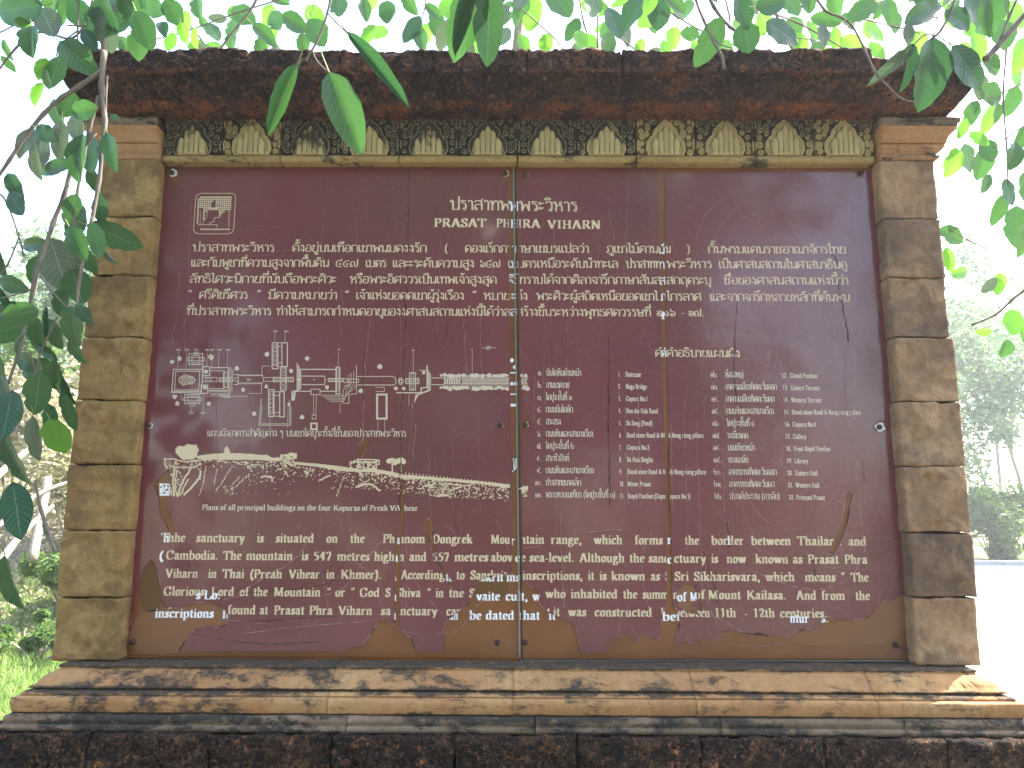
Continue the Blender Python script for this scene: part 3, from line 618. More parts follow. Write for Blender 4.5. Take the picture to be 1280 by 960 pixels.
for side in (0, 1):
    ol = outline(side)
    # brown backing board with real thickness
    fr = [(x, 0., z) for x, z in ol]; bk = [(x, .018, z) for x, z in ol]
    board = mesh('backing_board', fr+bk, [(0, 3, 2, 1), (4, 5, 6, 7)]+[(i, (i+1) % 4, 4+(i+1) % 4, 4+i) for i in range(4)], M['board'], sign, smooth=False)
    board['label'] = 'left brown backing board' if side == 0 else 'right brown backing board'
    # film sheet with its tears
    verts = [Vector(p) for p in ol]; faces = [list(range(4))]
    n0 = 4
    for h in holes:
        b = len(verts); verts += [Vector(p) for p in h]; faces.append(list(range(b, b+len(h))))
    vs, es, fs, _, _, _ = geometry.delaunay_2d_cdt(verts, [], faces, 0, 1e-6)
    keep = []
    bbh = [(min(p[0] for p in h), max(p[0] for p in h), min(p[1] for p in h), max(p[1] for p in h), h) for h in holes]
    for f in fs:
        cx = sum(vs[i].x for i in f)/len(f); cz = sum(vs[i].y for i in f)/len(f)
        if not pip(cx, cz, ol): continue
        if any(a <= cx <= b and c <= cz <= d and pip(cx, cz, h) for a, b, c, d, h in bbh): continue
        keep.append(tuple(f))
    used = sorted({i for f in keep for i in f}); mp = {i: k for k, i in enumerate(used)}
    V = [(vs[i].x, YF, vs[i].y) for i in used]; Fs = [tuple(mp[i] for i in f) for f in keep]
    # give the sheet its thickness along every torn edge
    ec = {}
    for f in Fs:
        for i in range(len(f)):
            e = (f[i], f[(i+1) % len(f)]); ec[e] = 1
    nb = len(V); V += [(x, -.0002, z) for x, y, z in V]
    Fs += [(a, b, b+nb, a+nb) for (a, b) in ec if (b, a) not in ec]
    o = mesh('film_sheet', V, Fs, M['film'], sign, smooth=False)
    bm = bmesh.new(); bm.from_mesh(o.data); bmesh.ops.recalc_face_normals(bm, faces=bm.faces); bm.to_mesh(o.data); bm.free()
    o['label'] = 'left maroon film torn away at its foot' if side == 0 else 'right maroon film, crazed and peeling along the bottom'
def patch(name, pts, mat, y=-.0006, label=None):
    q = [Vector((*pan(x, y_), 0)) for x, y_ in pts]; tr = geometry.tessellate_polygon([q])
    o = mesh(name, [(p.x, y, p.y) for p in q], [tuple(t) for t in tr], mat, sign, smooth=False)
    return o
patch('glue_residue', rag([(160,818),(165,778),(186,762),(232,757),(264,751),(287,764),(282,786),(250,781),(226,807),(222,818)], 1), M['residue'])
patch('glue_residue', rag([(172,740),(180,712),(191,696),(199,722),(203,762),(180,766)], 1), M['residue2'])
patch('glue_residue', rag([(985,808),(1000,785),(1060,776),(1087,772),(1103,750),(1118,752),(1137,730),(1137,805)], 1), M['residue'], label='')
patch('glue_residue', [(595,728),(634,720),(634,745),(612,752),(594,745)], M['residue2'])
patch('glue_residue', [(845,742),(856,729),(868,731),(873,745),(866,758),(874,768),(858,766),(848,755)], M['residue'])

# edge trims and the joint between the two boards
def bar(name, a, b, w, y0, y1, mat):
    d = Vector((b[0]-a[0], b[1]-a[1])); n = Vector((-d.y, d.x)).normalized()*w/2
    c = [(a[0]-n.x, a[1]-n.y), (a[0]+n.x, a[1]+n.y), (b[0]+n.x, b[1]+n.y), (b[0]-n.x, b[1]-n.y)]
    return mesh(name, [(x, y0, z) for x, z in c]+[(x, y1, z) for x, z in c], [(0, 1, 2, 3), (7, 6, 5, 4)]+[((i+1) % 4, i, 4+i, 4+(i+1) % 4) for i in range(4)], mat, sign, smooth=False)
bar('joint_strip', pan(641.8, 206.5), pan(649.8, 823), .0042, -.0052, .001, M['alu'])
bar('joint_groove', pan(644.6, 206.5), pan(652.4, 823), .0045, -.0012, .001, M['sealant'])
bar('edge_trim', pan(1096.6, 207.5), pan(1139.6, 824), .0045, -.004, .015, M['alu'])
bar('edge_trim', pan(650, 825), pan(1139, 826), .0035, -.004, .015, M['alu'])
bar('edge_trim', pan(152, 821), pan(648, 825), .0045, -.004, .015, M['board'])
bar('edge_trim', pan(206, 206.2), pan(1095, 206.2), .0035, -.005, .015, M['alu'])

# lettering: each line of text one part
tears = holes
def textline(segs, thai=False, mat='cream', weight=1., y=YF-.0004, clip=True, name='text_line'):
    ink = Ink()
    for s in segs: write(ink, *s, thai=thai, weight=weight)
    return ink.build(name, M[mat], sign, y, tears if clip else None)
def row(words, yl, yr, em, xl=200., xr=1088.):
    return [(t, a, b, yl+(yr-yl)*(a-xl)/(xr-xl), yl+(yr-yl)*(b-xl)/(xr-xl), em) for t, a, b in words]
T12 = 12.2
textline([('ปราสาทฟ',562.6,638,262.7,263.6,T12),('พระวิหาร',648.5,722,264,265,T12)], True, weight=.98)
textline([('PRASAT',542,608,284,284.4,15.6),('PH',620,638.5,284.4,284.6,15.6),('IRA',646.5,675.5,285,285.4,15.6),('VIHARN',684,750.5,286,286.6,15.6)])
TR = lambda w, a, b, h=8.8: row(w, a, b, h, 235, 1062)
textline(TR([('ปราสาทพระวิหาร',241,343.3),('ตั้งอยู่บนเทือกเขาพนมดงงรัก',365.2,533.7),('(',555.5,560),('ดองแร็กภว',580.9,640.5),('าษาเขมรแปลว่า',648,736.2),('ภูเขาไม้คาน',757.8,823),('น',832,838),(')',858,863),('กั้นพรมแดนราชอาณาจักรไทย',884.7,1057.2)],314.7,317.5), True)
textline(TR([('และกัมพูชาที่ความสูงจากพื้นดิน',238.7,411.5),('๕๔๗',419.5,448.5),('เมตร',457,482.9),('และะระดับความสูง',490.6,593),('๖๕๗',599.6,625.8),('เ',634,640),('มตรเหนือระดับน้ำทะเล',646,772.6),('ปราสาทท',782.3,826),('พระวิหาร',832.7,890),('เป็นศาสนสถานในศาสนาฮินดู',898,1058.6)],333.6,336.2), True)
textline(TR([('ลัทธิไศวะนิกายที่นับถือพระศิวะ',236.9,421),('หรือพระอิศววรเป็นเทพเจ้าสูงสุด',437.3,621),('ทราบได้จากศิลาจารึกภาษาสันส',648,826),('สกฤตระบุ',832.7,888.8),('ชื่อของศาสนสถานแห่งนี้ว่า',904.6,1060.3)],353.9,356.2), True)
textline(TR([('“',235,240.5),('ศรีศิขรีศวร',249,310),('”',321,326),('มีความหมายว่า',335.2,421.5),('“',431,436.5),('เจ้าแห่งยอดดเขาผู้รุ่งเรือง',445,580.2),('”',590,595.5),('หมายะถึง',604.3,659.8),('พระศิวะผู้สถิตเหนือยอดเขาไ',670.4,822.5),('ไกรลาศ',833,876.7),('และจากจารึกหลายหลักที่ค้นพบ',887,1062)],373.6,377.0), True)
textline(TR([('ที่ปราสาทพระวิหาร',233.2,339.4),('ทำให้สามารถกำหนดอายุของงศาสนสถานแห่งนี้ได้ว่าล',345.5,638),('สร้างขึ้นระหว่างพุทธศตวรรษที่',645,813.8),('๑๖๖',819.8,844.8),('-',850.5,856),('๑๗.',859.8,880)],394,396.6), True)
textline([('แผนผังอาคารสำคัญต่าง ๆ บนเขาโคปุระทั้งสี่ชั้นของปราสาทพระวิหาร',259,507.8,545.6,546.2,7.4)], True, 'cream2', .85)
textline([('Plans of all principal buildings on the four Kopuras of Preah ViVihear',252.4,522.8,637.6,638.6,10.2)], mat='cream2')
textline([('คำคำอธิบายแผนผัง',818.5,925,446,447,8.6)], True)
tl = [('๑.','บันไดหินด้านหน้า',726.3),('๒.','ลานนาคราช',711.9),('๓.','โคปุระชั้นที่ ๑',714.7),('๔.','ถนนบันไดหัก',716.2),('๕.','สระสรง',701),('๖.','ถนนหินและเสานางเรียง',741.4),('๗.','โคปุระชั้นที่ ๒',717.3),('๘.','สระหัวสิงห์',711.4),('๙.','ถนนหินและเสานางเรียง',742.3),('๑๐.','ปราสาทขนาดเล็ก',726.3),('๑๑.','พระมหามณเฑียร (โคปุระชั้นที่ ๓)',769)]
el = [('1.','Staircase',801),('2.','Naga Bridge',808.4),('3.','Gopura No.1',809.5),('4.','Ban dai Hak Road',822.4),('5.','Sa Song (Pond)',815.4),('6.','Sand stone Road & NNak Nang riang pillars.',880),('7.','Gopura No.2',811.4),('8.','Sa Hua Singha',816),('9.','Stand stone Road & NNak Nang riang pillars',882),('10.','Minor Prasat',813.6),('11.','Royal Pavilion (Gopuurapura No.3)',863)]
tr_ = [('๑๒.','ห้องใหญ่',929),('๑๓.','อาคารเฉลียงทิศตะวันออก',970.7),('๑๔.','อาคารเฉลียงทิศตะวันตก',968),('๑๕.','ถนนหินและเสานางเรียง',967.4),('๑๖.','โคปุระชั้นที่ ๔',943.3),('๑๗.','ระเบียงคด',935),('๑๘.','มณเฑียรหน้า',943),('๑๙.','บรรณาลัย',935),('๒๐.','อาคารทางทิศตะวันออก',970.7),('๒๑.','อาคารทางทิศตะวันตก',968),('๒๒.','ปรางค์ประธาน (ภวาลัย)',974.6)]
er_ = [('12.','Grand Pavilion',1021.2),('13.','Eastern Terrace',1024),('14.','Western Terrace',1026.5),('15.','Stand stone Road & Nang riang pillars',1075.7),('16.','Gopura No.4',1019.7),('17.','Gallery',1007.4),('18.','Front Royal Pavilion',1038),('19.','Library',1009.6),('20.','Eastern Hall',1021.6),('21.','Western Hall',1024),('22.','Princysal Prasat',1030.8)]
for i in range(11):
    k = i/10
    n, t, x1 = tl[i]; y = 469.9+(622-469.9)*k; x0 = 682.5-.5*k; nx = 672.2-1.5*k-(2.2 if len(n) > 2 else 0)
    textline([(n, nx, nx+3.2*len(n)-1, y, y, 6.6), (t, x0, x1, y, y+.3, 6.8)], True, 'cream2', .82)
    n, t, x1 = el[i]; y = 471+(623-471)*k; x0 = 781.7+2.6*k; nx = 772.5+2.2*k
    textline([(n, nx, nx+3+(2.4 if len(n) > 2 else 0), y, y, 9.), (t, x0, x1, y, y+.4, 9.)], mat='cream2')
    n, t, x1 = tr_[i]; y = 472+(624-472)*k; x0 = 906+5.6*k; nx = 887.5+5.5*k
    textline([(n, nx, nx+9.5, y, y, 6.6), (t, x0, x1, y, y+.3, 6.8)], True, 'cream2', .82)
    n, t, x1 = er_[i]; y = 472.7+(624.6-472.7)*k; x0 = 987+7.7*k; nx = 976.8+8.7*k
    textline([(n, nx, nx+7, y, y, 9.), (t, x0, x1, y, y+.4, 9.)], mat='cream2')
EM = 16.4
textline(row([('Thhe',201.5,232),('sanctuary',245.6,306.5),('is',321.3,330.2),('situated',344.8,392.8),('on',408,422.6),('the',437.8,456),('Ph',478.2,494),('hnom',497.7,531.4),('Dongrek',540.3,590.7),('Mou',613.4,637.6),('untain',642,680.5),('range,',688.4,727),('which',742.3,778),('forms',793.2,828.5),('the',855.6,873.7),('border',888.8,930),('between',938.5,988.4),('Thailand',996.4,1052),('and',1060,1082.7)],677.2,682,EM))
textline(row([('Cambodia.',207.7,273.3),('The',279,302.3),('mountain',308,366.3),('is',377,385.8),('547',391.6,415),('metres',421.4,462.4),('high',467.8,493.4),('h',497.7,505.6),('and',511.7,533.3),('557',540.3,561.9),('metres',568,610.6),('abov',613.4,641),('ve',644.6,656.8),('sea-level.',661.7,717.7),('Although',724.3,780.7),('the',786.6,805.7),('sanc',810.5,835.7),('ctuary',842.3,882.7),('is',888.8,897.6),('now',908,932.6),('known',944,985.2),('as',990.5,1003),('Prasat',1008.9,1048.2),('Phra',1054.8,1084)],699.2,704.8,EM))
textline(row([('Viharn',207,248),('in',260.4,271.4),('Thai',278,305.9),('(Preah',312.4,353),('Vihear',361,400.3),('in',407.8,418.6),('Khmer).',425.6,477.2),('Accord',501.6,537.7),('ing',538,556.2),('to',570.3,581.3),('Sanskrit',587.9,634),('inscriptions,',652.8,728.3),('it',734.8,743),('is',749.4,758.3),('known',764,806.5),('as',813,825),('S',831.2,837),('Sri',842.9,861),('Sikharisvara,',867,950),('which',956.6,993.2),('means',1005.7,1044.2),('“',1051,1056),('The',1063.3,1085.4)],722,727,EM))
textline(row([('Glorious',204.6,256.2),('Lord',264,293),('of',299.5,311.3),('the',317,335),('Mountain',342.2,401),('”',408.5,413.7),('or',419,432),('“',438.5,443.5),('God',449.5,474.8),('S',481.7,488.3),('Shiva',494.6,526.2),('”',533.7,538.6),('in',544.5,554.8),('the',561,580.2),('Si',586.5,597),('who',682,707.2),('inhabited',713.3,772),('the',778.6,796.7),('summ',803,835.7),('n',841,847.6),('of',866.3,881.4),('Mount',884.8,926),('Kailasa.',932.6,982.6),('And',995,1020.3),('from',1026.4,1056),('the',1068.9,1087.2)],744.2,750,EM))
textline(row([('inscriptions',204,278),('found',284.8,320),('at',324.6,335.4),('Prasat',342.2,380.8),('Phra',386.2,416.2),('Viharn',423,465.4),('sa',476,489),('anctuary',493.4,546.9),('can',557.9,577.8),('that it',664,700),('was',710.2,733),('constructed',743,815.2),('be',826,840),('between',843,887.5),('11th',892.8,920),('-',930.3,935),('12th',941,968.5),('centuries.',974.6,1033.6)],767,772.4,EM))
# white letters left on the backing board, shown by the torn film
gh = [('inscriptions',193.4,267.2,772),('fo',277.7,289.7,773),('to',556.7,567.3,726.5),('nskrit ins',593.7,650,726.5),('vaite',595.4,625,750.6),('cult,',631.7,659.8,750.6),('w',665.7,676,750.6),
      ('be',586.5,601.7,774.5),('dated',607,643,774.5),('that',648.8,675,774.5),('it',685.6,695,774.5),('w',706.7,715,774.5),('an',561,573,774.5),('5',539.5,547.5,702),('n',488,495.4,774),('h',489.7,498,702),('n',488.5,496,751),('A',486.6,496,725.4),('r',834,841,680),('c',834,841,704.5),
      ('bet',827.7,851,776),('of',846.3,858.3,751.4),('M',862.6,872,751.4),('e',643.6,650.5,702.5),('r',638,644,681),('ha',490,500,680),('d',905,914,681),('tt',823,831,399),('s.',1026.5,1036,778)]
textline([(t, a, b, y, y+.2, EM) for t, a, b, y in gh], mat='white', y=-.0008, clip=False)
textline([(t, a, b, y, y+.2, EM) for t, a, b, y in [('s Lo.',245.6,276,748.7),('(',199,204.5,699.5),('ntur',987,1011,778),('h',205,212,677.6)]], mat='white', y=YF-.0009, clip=False)
textline([('H',637.5,648.2,285,285,15.6)], mat='white', y=-.0008, clip=False)
textline([(t, a, b, y, y, h) for t, a, b, y, h in [('พ',636,648,264,12.2),('า',639,646,316,8.8),('เม',634,648,335,8.8),('จึ',634,648,355,8.8),('ะ',639,648,375,8.8),('ส',637,648,395,8.8),('น์',822,831,317.5,8.8),('ท',822,831,336,8.8),('ส',824,832,356,8.8),('เก',824,833,376,8.8),('๖',824,832,396,8.8),('คำ',827,836,446.5,8.6)]], True, 'white', y=-.0008, clip=False)

# emblem in a rounded square
ik = Ink()
E_ = lambda x, y: (235+x/14.77, 235+y/14.77)
fr = [(240,105),(830,105),(878,140),(885,200),(850,770),(820,825),(760,852),(190,852),(135,830),(108,780),(112,720),(150,190),(175,135)]
line(ik, [E_(*p) for p in fr], .75, True)
for j in range(17):
    for i in range(17):
        x = 205+i*37+0; y = 178+j*37
        x -= (y-178)*.05
        inside = not ((x < 225 or x > 820) and (y < 200 or y > 760))
        u, v = x+(y-178)*.05, y
        if 380 < v < 720 and (225 < u < 290 or (370+(v-400)*-.25 < u < 600 and v > 415)): inside = False
        if v > 400 and 600 <= u < 800 and v > 560-(u-600)*1.1 and v < 725: inside = False
        if 660 < v < 735 and u < 800: inside = False
        if 200 < v < 370 and abs(u-488) < (v-180)*.22+4: inside = False
        if u > 840 or v > 790: inside = False
        if inside:
            a = E_(x-14, y-14); b = E_(x+14, y+14)
            ik.poly([pan(a[0], a[1]), pan(b[0], a[1]), pan(b[0], b[1]), pan(a[0], b[1])])
line(ik, [E_(*p) for p in [(205,685),(545,685),(540,725)]], .7)
line(ik, [E_(*p) for p in [(400,680),(405,655),(445,650),(450,628),(485,625),(495,555),(590,550),(582,430)]], .7)
line(ik, [E_(*p) for p in [(270,665),(340,560),(370,430)]], .5); line(ik, [E_(*p) for p in [(230,680),(235,425)]], .5)
line(ik, [E_(*p) for p in [(420,380),(540,380)]], 1.4); line(ik, [E_(*p) for p in [(765,410),(760,725)]], .6)
ik.build('emblem', M['cream'], sign, YF-.0004, tears)

# plan drawing of the temple
ik = Ink()
A_ = lambda x, y: (200+x/5.565, 400+y/5.565)
B_ = lambda x, y: (430+x/5.333, 400+y/5.333)
def LA(pts, w=.7, close=False): line(ik, [A_(*p) for p in pts], w, close)
def LB(pts, w=.7, close=False): line(ik, [B_(*p) for p in pts], w, close)
def rA(a, b, c, d, w=.8, sk=0): LA([(a+sk, b), (c+sk, b), (c, d), (a, d)], w, True)
def rB(a, b, c, d, w=.8): LB([(a, b), (c, b), (c, d), (a, d)], w, True)
rA(85,345,290,500,1.1,12); rA(105,358,272,488,.9,8)
for k in range(7): rA(138+k*14, 400-(k % 2)*8, 158+k*14, 440+(k % 2)*8, .6)
LA([(130,418),(175,380),(215,395),(250,418),(215,440),(165,455),(130,418)], .9)
rA(300,325,348,388,1.3); rA(290,455,335,512,1.3); blob(ik, *A_(322, 362), 2.6); blob(ik, *A_(315, 472), 2.6)
LA([(348,333),(478,333),(478,490),(340,490)], 1.1); LA([(355,355),(450,355),(450,478),(345,478)], .8)
rA(300,400,400,430,.8); rA(320,408,360,424,.6); rA(415,402,510,430,.8); rA(445,365,470,470,.8)
for k in range(4): rA(425+k*20, 408, 440+k*20, 424, .6)
rA(205,235,300,312,.9,0); rA(225,250,280,300,.8); rA(195,262,310,285,.7); rA(243,225,268,240,.7)
rA(175,520,280,582,.9); rA(195,532,265,572,.8); rA(168,540,292,560,.7); rA(210,580,242,598,.7)
LA([(85,505),(330,512),(345,500),(470,500)], .8); LA([(150,520),(150,558),(170,558)], .4)
for k, (a, b) in enumerate([((352,512),(470,512)),((352,519),(478,519)),((412,526),(485,526)),((430,533),(492,533)),((440,541),(497,541)),((330,530),(610,532))]): LA([a, b], .55)
for x in (488,496,504,512): LA([(x,325+(x-488)),(x,390),(x-8,440),(x-8,540-(x-488)*2)], .55)
LA([(520,380),(545,380),(545,388),(715,388)], .9); LA([(520,450),(545,450),(545,440),(715,440)], .9)
for k in range(12): blob(ik, *A_(552+k*14, 383), .7, 4); blob(ik, *A_(552+k*14, 446), .7, 4)
LA([(545,388),(545,440)], .7); rA(525,402,548,428,.7); LA([(715,388),(725,415),(715,440)], .7)
LA([(725,402),(790,402)], .7); LA([(725,428),(790,428)], .7); LA([(712,388),(712,322),(765,322)], .6); LA([(708,445),(708,512),(620,512)], .6)
rA(790,400,930,430,.9); rA(840,330,880,490,.9); 
for k in range(6): rA(796+k*22, 406, 810+k*22, 424, .6)
for k in range(5): rA(848, 340+k*30, 872, 358+k*30, .6)
rA(783,160,822,340,1.2); rA(795,172,812,320,.7); rA(850,160,888,325,1.2,0); rA(822,160,850,185,.8); rA(822,300,850,325,.8)
for k in range(5): LA([(792,190+k*30),(815,190+k*30)], .6)
rA(758,485,795,672,1.2); rA(768,500,788,655,.7); rA(835,500,866,675,1.2); rA(795,500,835,525,.8); rA(795,645,835,670,.8)
for k in range(5): LA([(764,520+k*30),(790,520+k*30)], .6)
LA([(708,548),(690,732),(912,732),(912,600)], .8); LA([(714,600),(700,722),(902,722),(902,560)], .5)
for k in range(7): LA([(955+k*4.5,300+k*8),(955+k*4.5,490-k*2),(918+k*5,498),(918+k*3,560)], .6)
LA([(985,345),(1222,345)], 1.3); LA([(950,497),(1050,497)], 1.1); LA([(1118,497),(1222,497)], 1.1)
LA([(990,392),(1145,392),(1152,420),(1145,450),(990,450)], .9)
for k in range(11): blob(ik, *A_(995+k*14, 390), .6, 4); blob(ik, *A_(995+k*14, 453), .6, 4)
fillpoly(ik, [A_(*p) for p in [(945,415),(985,405),(985,430)]])
rA(1052,482,1115,520,.8); LA([(1070,520),(1070,660)], .5); LA([(1090,520),(1086,660)], .5); rA(1060,662,1088,690,.7)
rA(1053,720,1093,760,1.9)
rA(1226,330,1252,515,1.2); 
for k in range(6): rA(1231, 340+k*28, 1248, 356+k*28, .6)
rA(1172,408,1280,430,.8); 
for k in range(5): rA(1180+k*20, 412, 1192+k*20, 426, .6)
for k in range(5): LA([(1120+k*16,524+k*11),(1280,524+k*11)], .55)
LB([(0,440),(40,440),(40,425)], .7)
for k in range(4): LB([(30+k*18,368-k*12 if k < 3 else 305),(30+k*18,430),(-5+k*25,470-k*5),(-5+k*8,556-k*20)], .6)
LB([(0,556),(34,556),(34,498),(85,492),(85,305)], .7)
rB(0,392,22,418,.8); rB(36,395,98,416,.8)
LB([(92,378),(330,378),(346,392),(346,425),(335,434),(92,434)], .8)
for k in range(16): blob(ik, *B_(100+k*15, 376), .5, 4); blob(ik, *B_(100+k*15, 437), .5, 4)
LB([(210,450),(270,450),(270,478),(215,478)], .6); rB(222,498,285,658,2.3)
rB(365,398,395,420,.9); rB(372,388,386,430,.9); rB(412,392,500,425,.9); rB(438,352,478,468,.9)
for k in range(4): rB(420+k*20, 400, 434+k*20, 416, .6)
for k in range(5): rB(448, 356+k*24, 468, 368+k*24, .6)
LB([(352,486),(515,486),(515,455),(555,450),(555,305)], 1.4); LB([(505,337),(550,337)], .8)
for k in range(6): LB([(558+k*4,330+k*6),(558+k*4,470),(478-k*2+k*6,500),(470+k*2,550-k*4)], .5)
LB([(585,387),(665,387)], .9); LB([(585,432),(665,432)], .9); LB([(555,400),(580,400)], .9); LB([(555,418),(580,418)], .9)
# the long stair with its rubble edges
for y in (383, 393, 428, 441): LB([(665,y),(1100,y-(y-410)*.02)], .75); LB([(1150,y),(1225,y)], .75)
for k in range(7): LB([(674+k*16,400),(674+k*16,424)], 2.0)
for k in range(52): LB([(790+k*6,396),(790+k*6,430)], .62)
for k in range(12): LB([(1155+k*5.6,394),(1155+k*5.6,430)], .6)
for x in list(range(650, 1100, 17))+[1170,1190,1205,1215]:
    if x > 660: blob(ik, *B_(x+random.uniform(-6,6), 372+random.uniform(-5,4)), random.uniform(1.3, 3.2)); blob(ik, *B_(x+random.uniform(-6,6), 455+random.uniform(-5,6)), random.uniform(1.2, 3.))
for x, y, r in [(88,290,2.8),(140,270,2.8),(358,260,3.5),(538,338,2.8),(748,240,2.9),(915,354,2.6),(1025,270,2.8),(743,465,2.6),(580,488,2.7),(106,535,2.9),(124,582,2.8),(343,583,2.7),(658,652,2.9),(900,586,2.3),(988,678,2.8),(1163,468,2.8)]: blob(ik, *A_(x, y), r)
for x, y, r in [(240,312,3.1),(113,473,2.8),(347,457,2.4),(398,458,2.4),(532,352,2.1),(648,370,1.8),(646,452,1.8)]: blob(ik, *B_(x, y), r, jag=.08)
for x, a, b in [(130,225,335),(188,225,335),(332,235,320),(366,275,330),(413,225,330),(474,225,330),(803,95,160),(874,95,160),(1243,225,330),(225,598,640),(308,515,640),(770,680,750),(893,600,750),(1256,580,650)]: LA([(x,a),(x-4,b)], .4)
for x, a, b in [(462,210,350),(855,205,370),(434,495,570),(456,555,590),(228,660,745),(272,660,745)]: LB([(x,a),(x,b)], .4)
for x, y, t in [(131,216,'๑๖'),(190,216,'๒๒'),(258,216,'๒๐'),(333,216,'๑๗'),(368,216,'๑๘'),(416,216,'๑๙'),(475,216,'๑๖'),(805,88,'๑๔'),(880,88,'๑๓'),(1246,216,'๙'),(222,655,'๒๑'),(300,655,'๑๙'),(620,422,'๑๑'),(1076,424,'๘')]:
    q = A_(x, y); write(ik, t, q[0]-1.4*len(t), q[0]+1.4*len(t), q[1], q[1], 2.8, thai=True, weight=1.2)
LB([(920,187),(1010,187)], .6); line(ik, [B_(*p) for p in circ(962, 187, 14, 14, 10)], .5, True); LB([(952,195),(972,178)], .9)
for p in [(463,203),(854,200)]: blob(ik, *B_(*p), 1., 6)
ik.build('temple_plan', M['cream2'], sign, YF-.0004, tears)

# hillside profile drawing
ik = Ink()
C_ = lambda x, y: (190+x/5.333, 540+y/5.333)
D_ = lambda x, y: (430+x/5.333, 540+y/5.333)
fillpoly(ik, [C_(*p) for p in rag([(160,112),(180,92),(215,96),(240,80),(275,86),(300,84),(316,118),(306,140),(300,170),(270,185),(215,188),(185,165),(160,140)], 4, 14)])
fillpoly(ik, [C_(*p) for p in rag([(300,162),(370,150),(400,146),(480,142),(486,112),(500,92),(516,112),(524,142),(600,142),(680,148),(700,152),(770,152),(800,170),(855,172),(858,150),(912,148),(918,136),(968,142),(968,175),(945,182),(860,196),(700,186),(560,186),(420,186),(310,180)], 2, 16)])
fillpoly(ik, [C_(945,200),C_(1000,204),C_(1100,212),C_(1280,232),C_(1280,262),C_(1100,232),C_(1000,222),C_(950,215)])
fillpoly(ik, [D_(*p) for p in rag([(0,232),(40,240),(100,250),(200,246),(300,262),(400,282),(560,298),(720,312),(900,328),(1100,350),(1100,372),(900,346),(720,332),(560,318),(400,312),(300,288),(200,268),(90,266),(0,262)], 2, 18)])
fillpoly(ik, [D_(1152,352),D_(1226,358),D_(1226,390),D_(1152,378)])
for k in range(36): x = 390+k*23; y = 268+(x-390)*.112; line(ik, [D_(x, y), D_(x, y+22)], .9)
for k in range(22): x = 950+k*15; y = 198+(x-950)*.1; line(ik, [C_(x, y), C_(x, y+14)], .9)
for (cx, cy) in [(318,198),(378,195)]:
    for q in range(5): blob(ik, *D_(cx+random.uniform(-22,22), cy+random.uniform(-12,8)), 3.2)
    line(ik, [D_(cx+4, cy), D_(cx+6, cy+70)], 1.6)
for q in [(45,200,95,245),(95,185,215,200),(130,200,160,240),(165,205,215,245),(215,190,235,215)]: line(ik, [D_(q[0], q[1]), D_(q[2], q[1]), D_(q[2], q[3]), D_(q[0], q[3])], 1.5, True, .4)
for q in range(26): blob(ik, *D_(random.uniform(50,230), random.uniform(185,245)), random.uniform(.9,1.8))
for q in range(26): blob(ik, *C_(random.uniform(860,960), random.uniform(165,215)), random.uniform(.8,1.5))
def scat(fn, n, x0, x1, yf, h, r0, r1, p=1.):
    for _ in range(n):
        x = random.uniform(x0, x1); t = random.random()**p; y = yf(x)+t*h
        blob(ik, *fn(x, y), random.uniform(r0, r1)*(1-.35*t), random.choice((4,5,6)), .35, random.uniform(.9, 1.7))
def curve(fn, pts, w, n=1):
    for _ in range(n):
        line(ik, [fn(*p) for p in chaikin(pts, 2)], w, rough=.7)
curve(C_, [(90,180),(88,215),(105,240),(112,300),(118,340),(130,420)], 1.7); curve(C_, [(85,182),(130,180),(200,195),(320,190),(400,186)], 1.4)
curve(C_, [(150,250),(142,320),(150,420)], 2.4); curve(C_, [(170,260),(160,330),(165,420)], 1.4); curve(C_, [(260,245),(225,300),(195,360),(175,425)], 2.2)
curve(C_, [(325,260),(325,300),(280,360),(220,420)], 2.4); curve(C_, [(245,320),(215,370),(195,422)], 1.7); curve(C_, [(120,225),(210,240),(300,232),(312,215)], 1.6)
curve(C_, [(735,300),(770,292),(800,300),(805,330)], 1.9); curve(C_, [(1115,322),(1150,308),(1190,292)], 1.8); curve(C_, [(1015,260),(1035,275),(1050,260),(1030,300)], 1.4)
curve(C_, [(880,255),(895,275),(905,290)], 1.2)
curve(D_, [(85,365),(110,352),(150,348),(190,352),(215,370),(240,392)], 2.0); curve(D_, [(505,380),(540,362),(590,352)], 1.4); curve(D_, [(700,395),(725,380),(770,368)], 1.8)
fillpoly(ik, [D_(600,428),D_(640,415),D_(700,412),D_(700,425),D_(640,432)])
curve(D_, [(640,330),(660,350),(690,345),(800,360),(860,350)], 1.4)
for (a, b, n) in [((340,355),(320,420),7),((435,250),(415,345),10),((540,225),(430,395),20),((590,295),(540,350),8),((650,280),(555,370),14),((1275,300),(1235,425),14),((345,345),(360,230),14)]:
    for q in range(n):
        t = q/(n-1); blob(ik, *C_(a[0]+(b[0]-a[0])*t+random.uniform(-4,4), a[1]+(b[1]-a[1])*t), random.uniform(.6,1.1), 5)
scat(C_, 90, 100, 330, lambda x: 195, 60, .5, 1.2); scat(C_, 60, 110, 215, lambda x: 250, 165, .5, 1.2); scat(C_, 110, 340, 960, lambda x: 190+(x-340)*.02, 55, .5, 1.3, 1.6)
scat(C_, 110, 640, 960, lambda x: 215, 130, .5, 1.2, 1.7); scat(C_, 70, 950, 1280, lambda x: 232+(x-950)*.06, 60, .5, 1.2, 1.6); scat(C_, 26, 480, 1280, lambda x: 300, 125, .5, .9)
scat(C_, 25, 480, 545, lambda x: 350, 70, .6, 1.3)
scat(D_, 170, 0, 360, lambda x: 262+x*.06, 110, .5, 1.25, 1.6); scat(D_, 200, 360, 720, lambda x: 305+(x-360)*.08, 110, .5, 1.2, 1.4); scat(D_, 330, 560, 1098, lambda x: 330+(x-560)*.07, 95-0, .5, 1.2, 1.1)
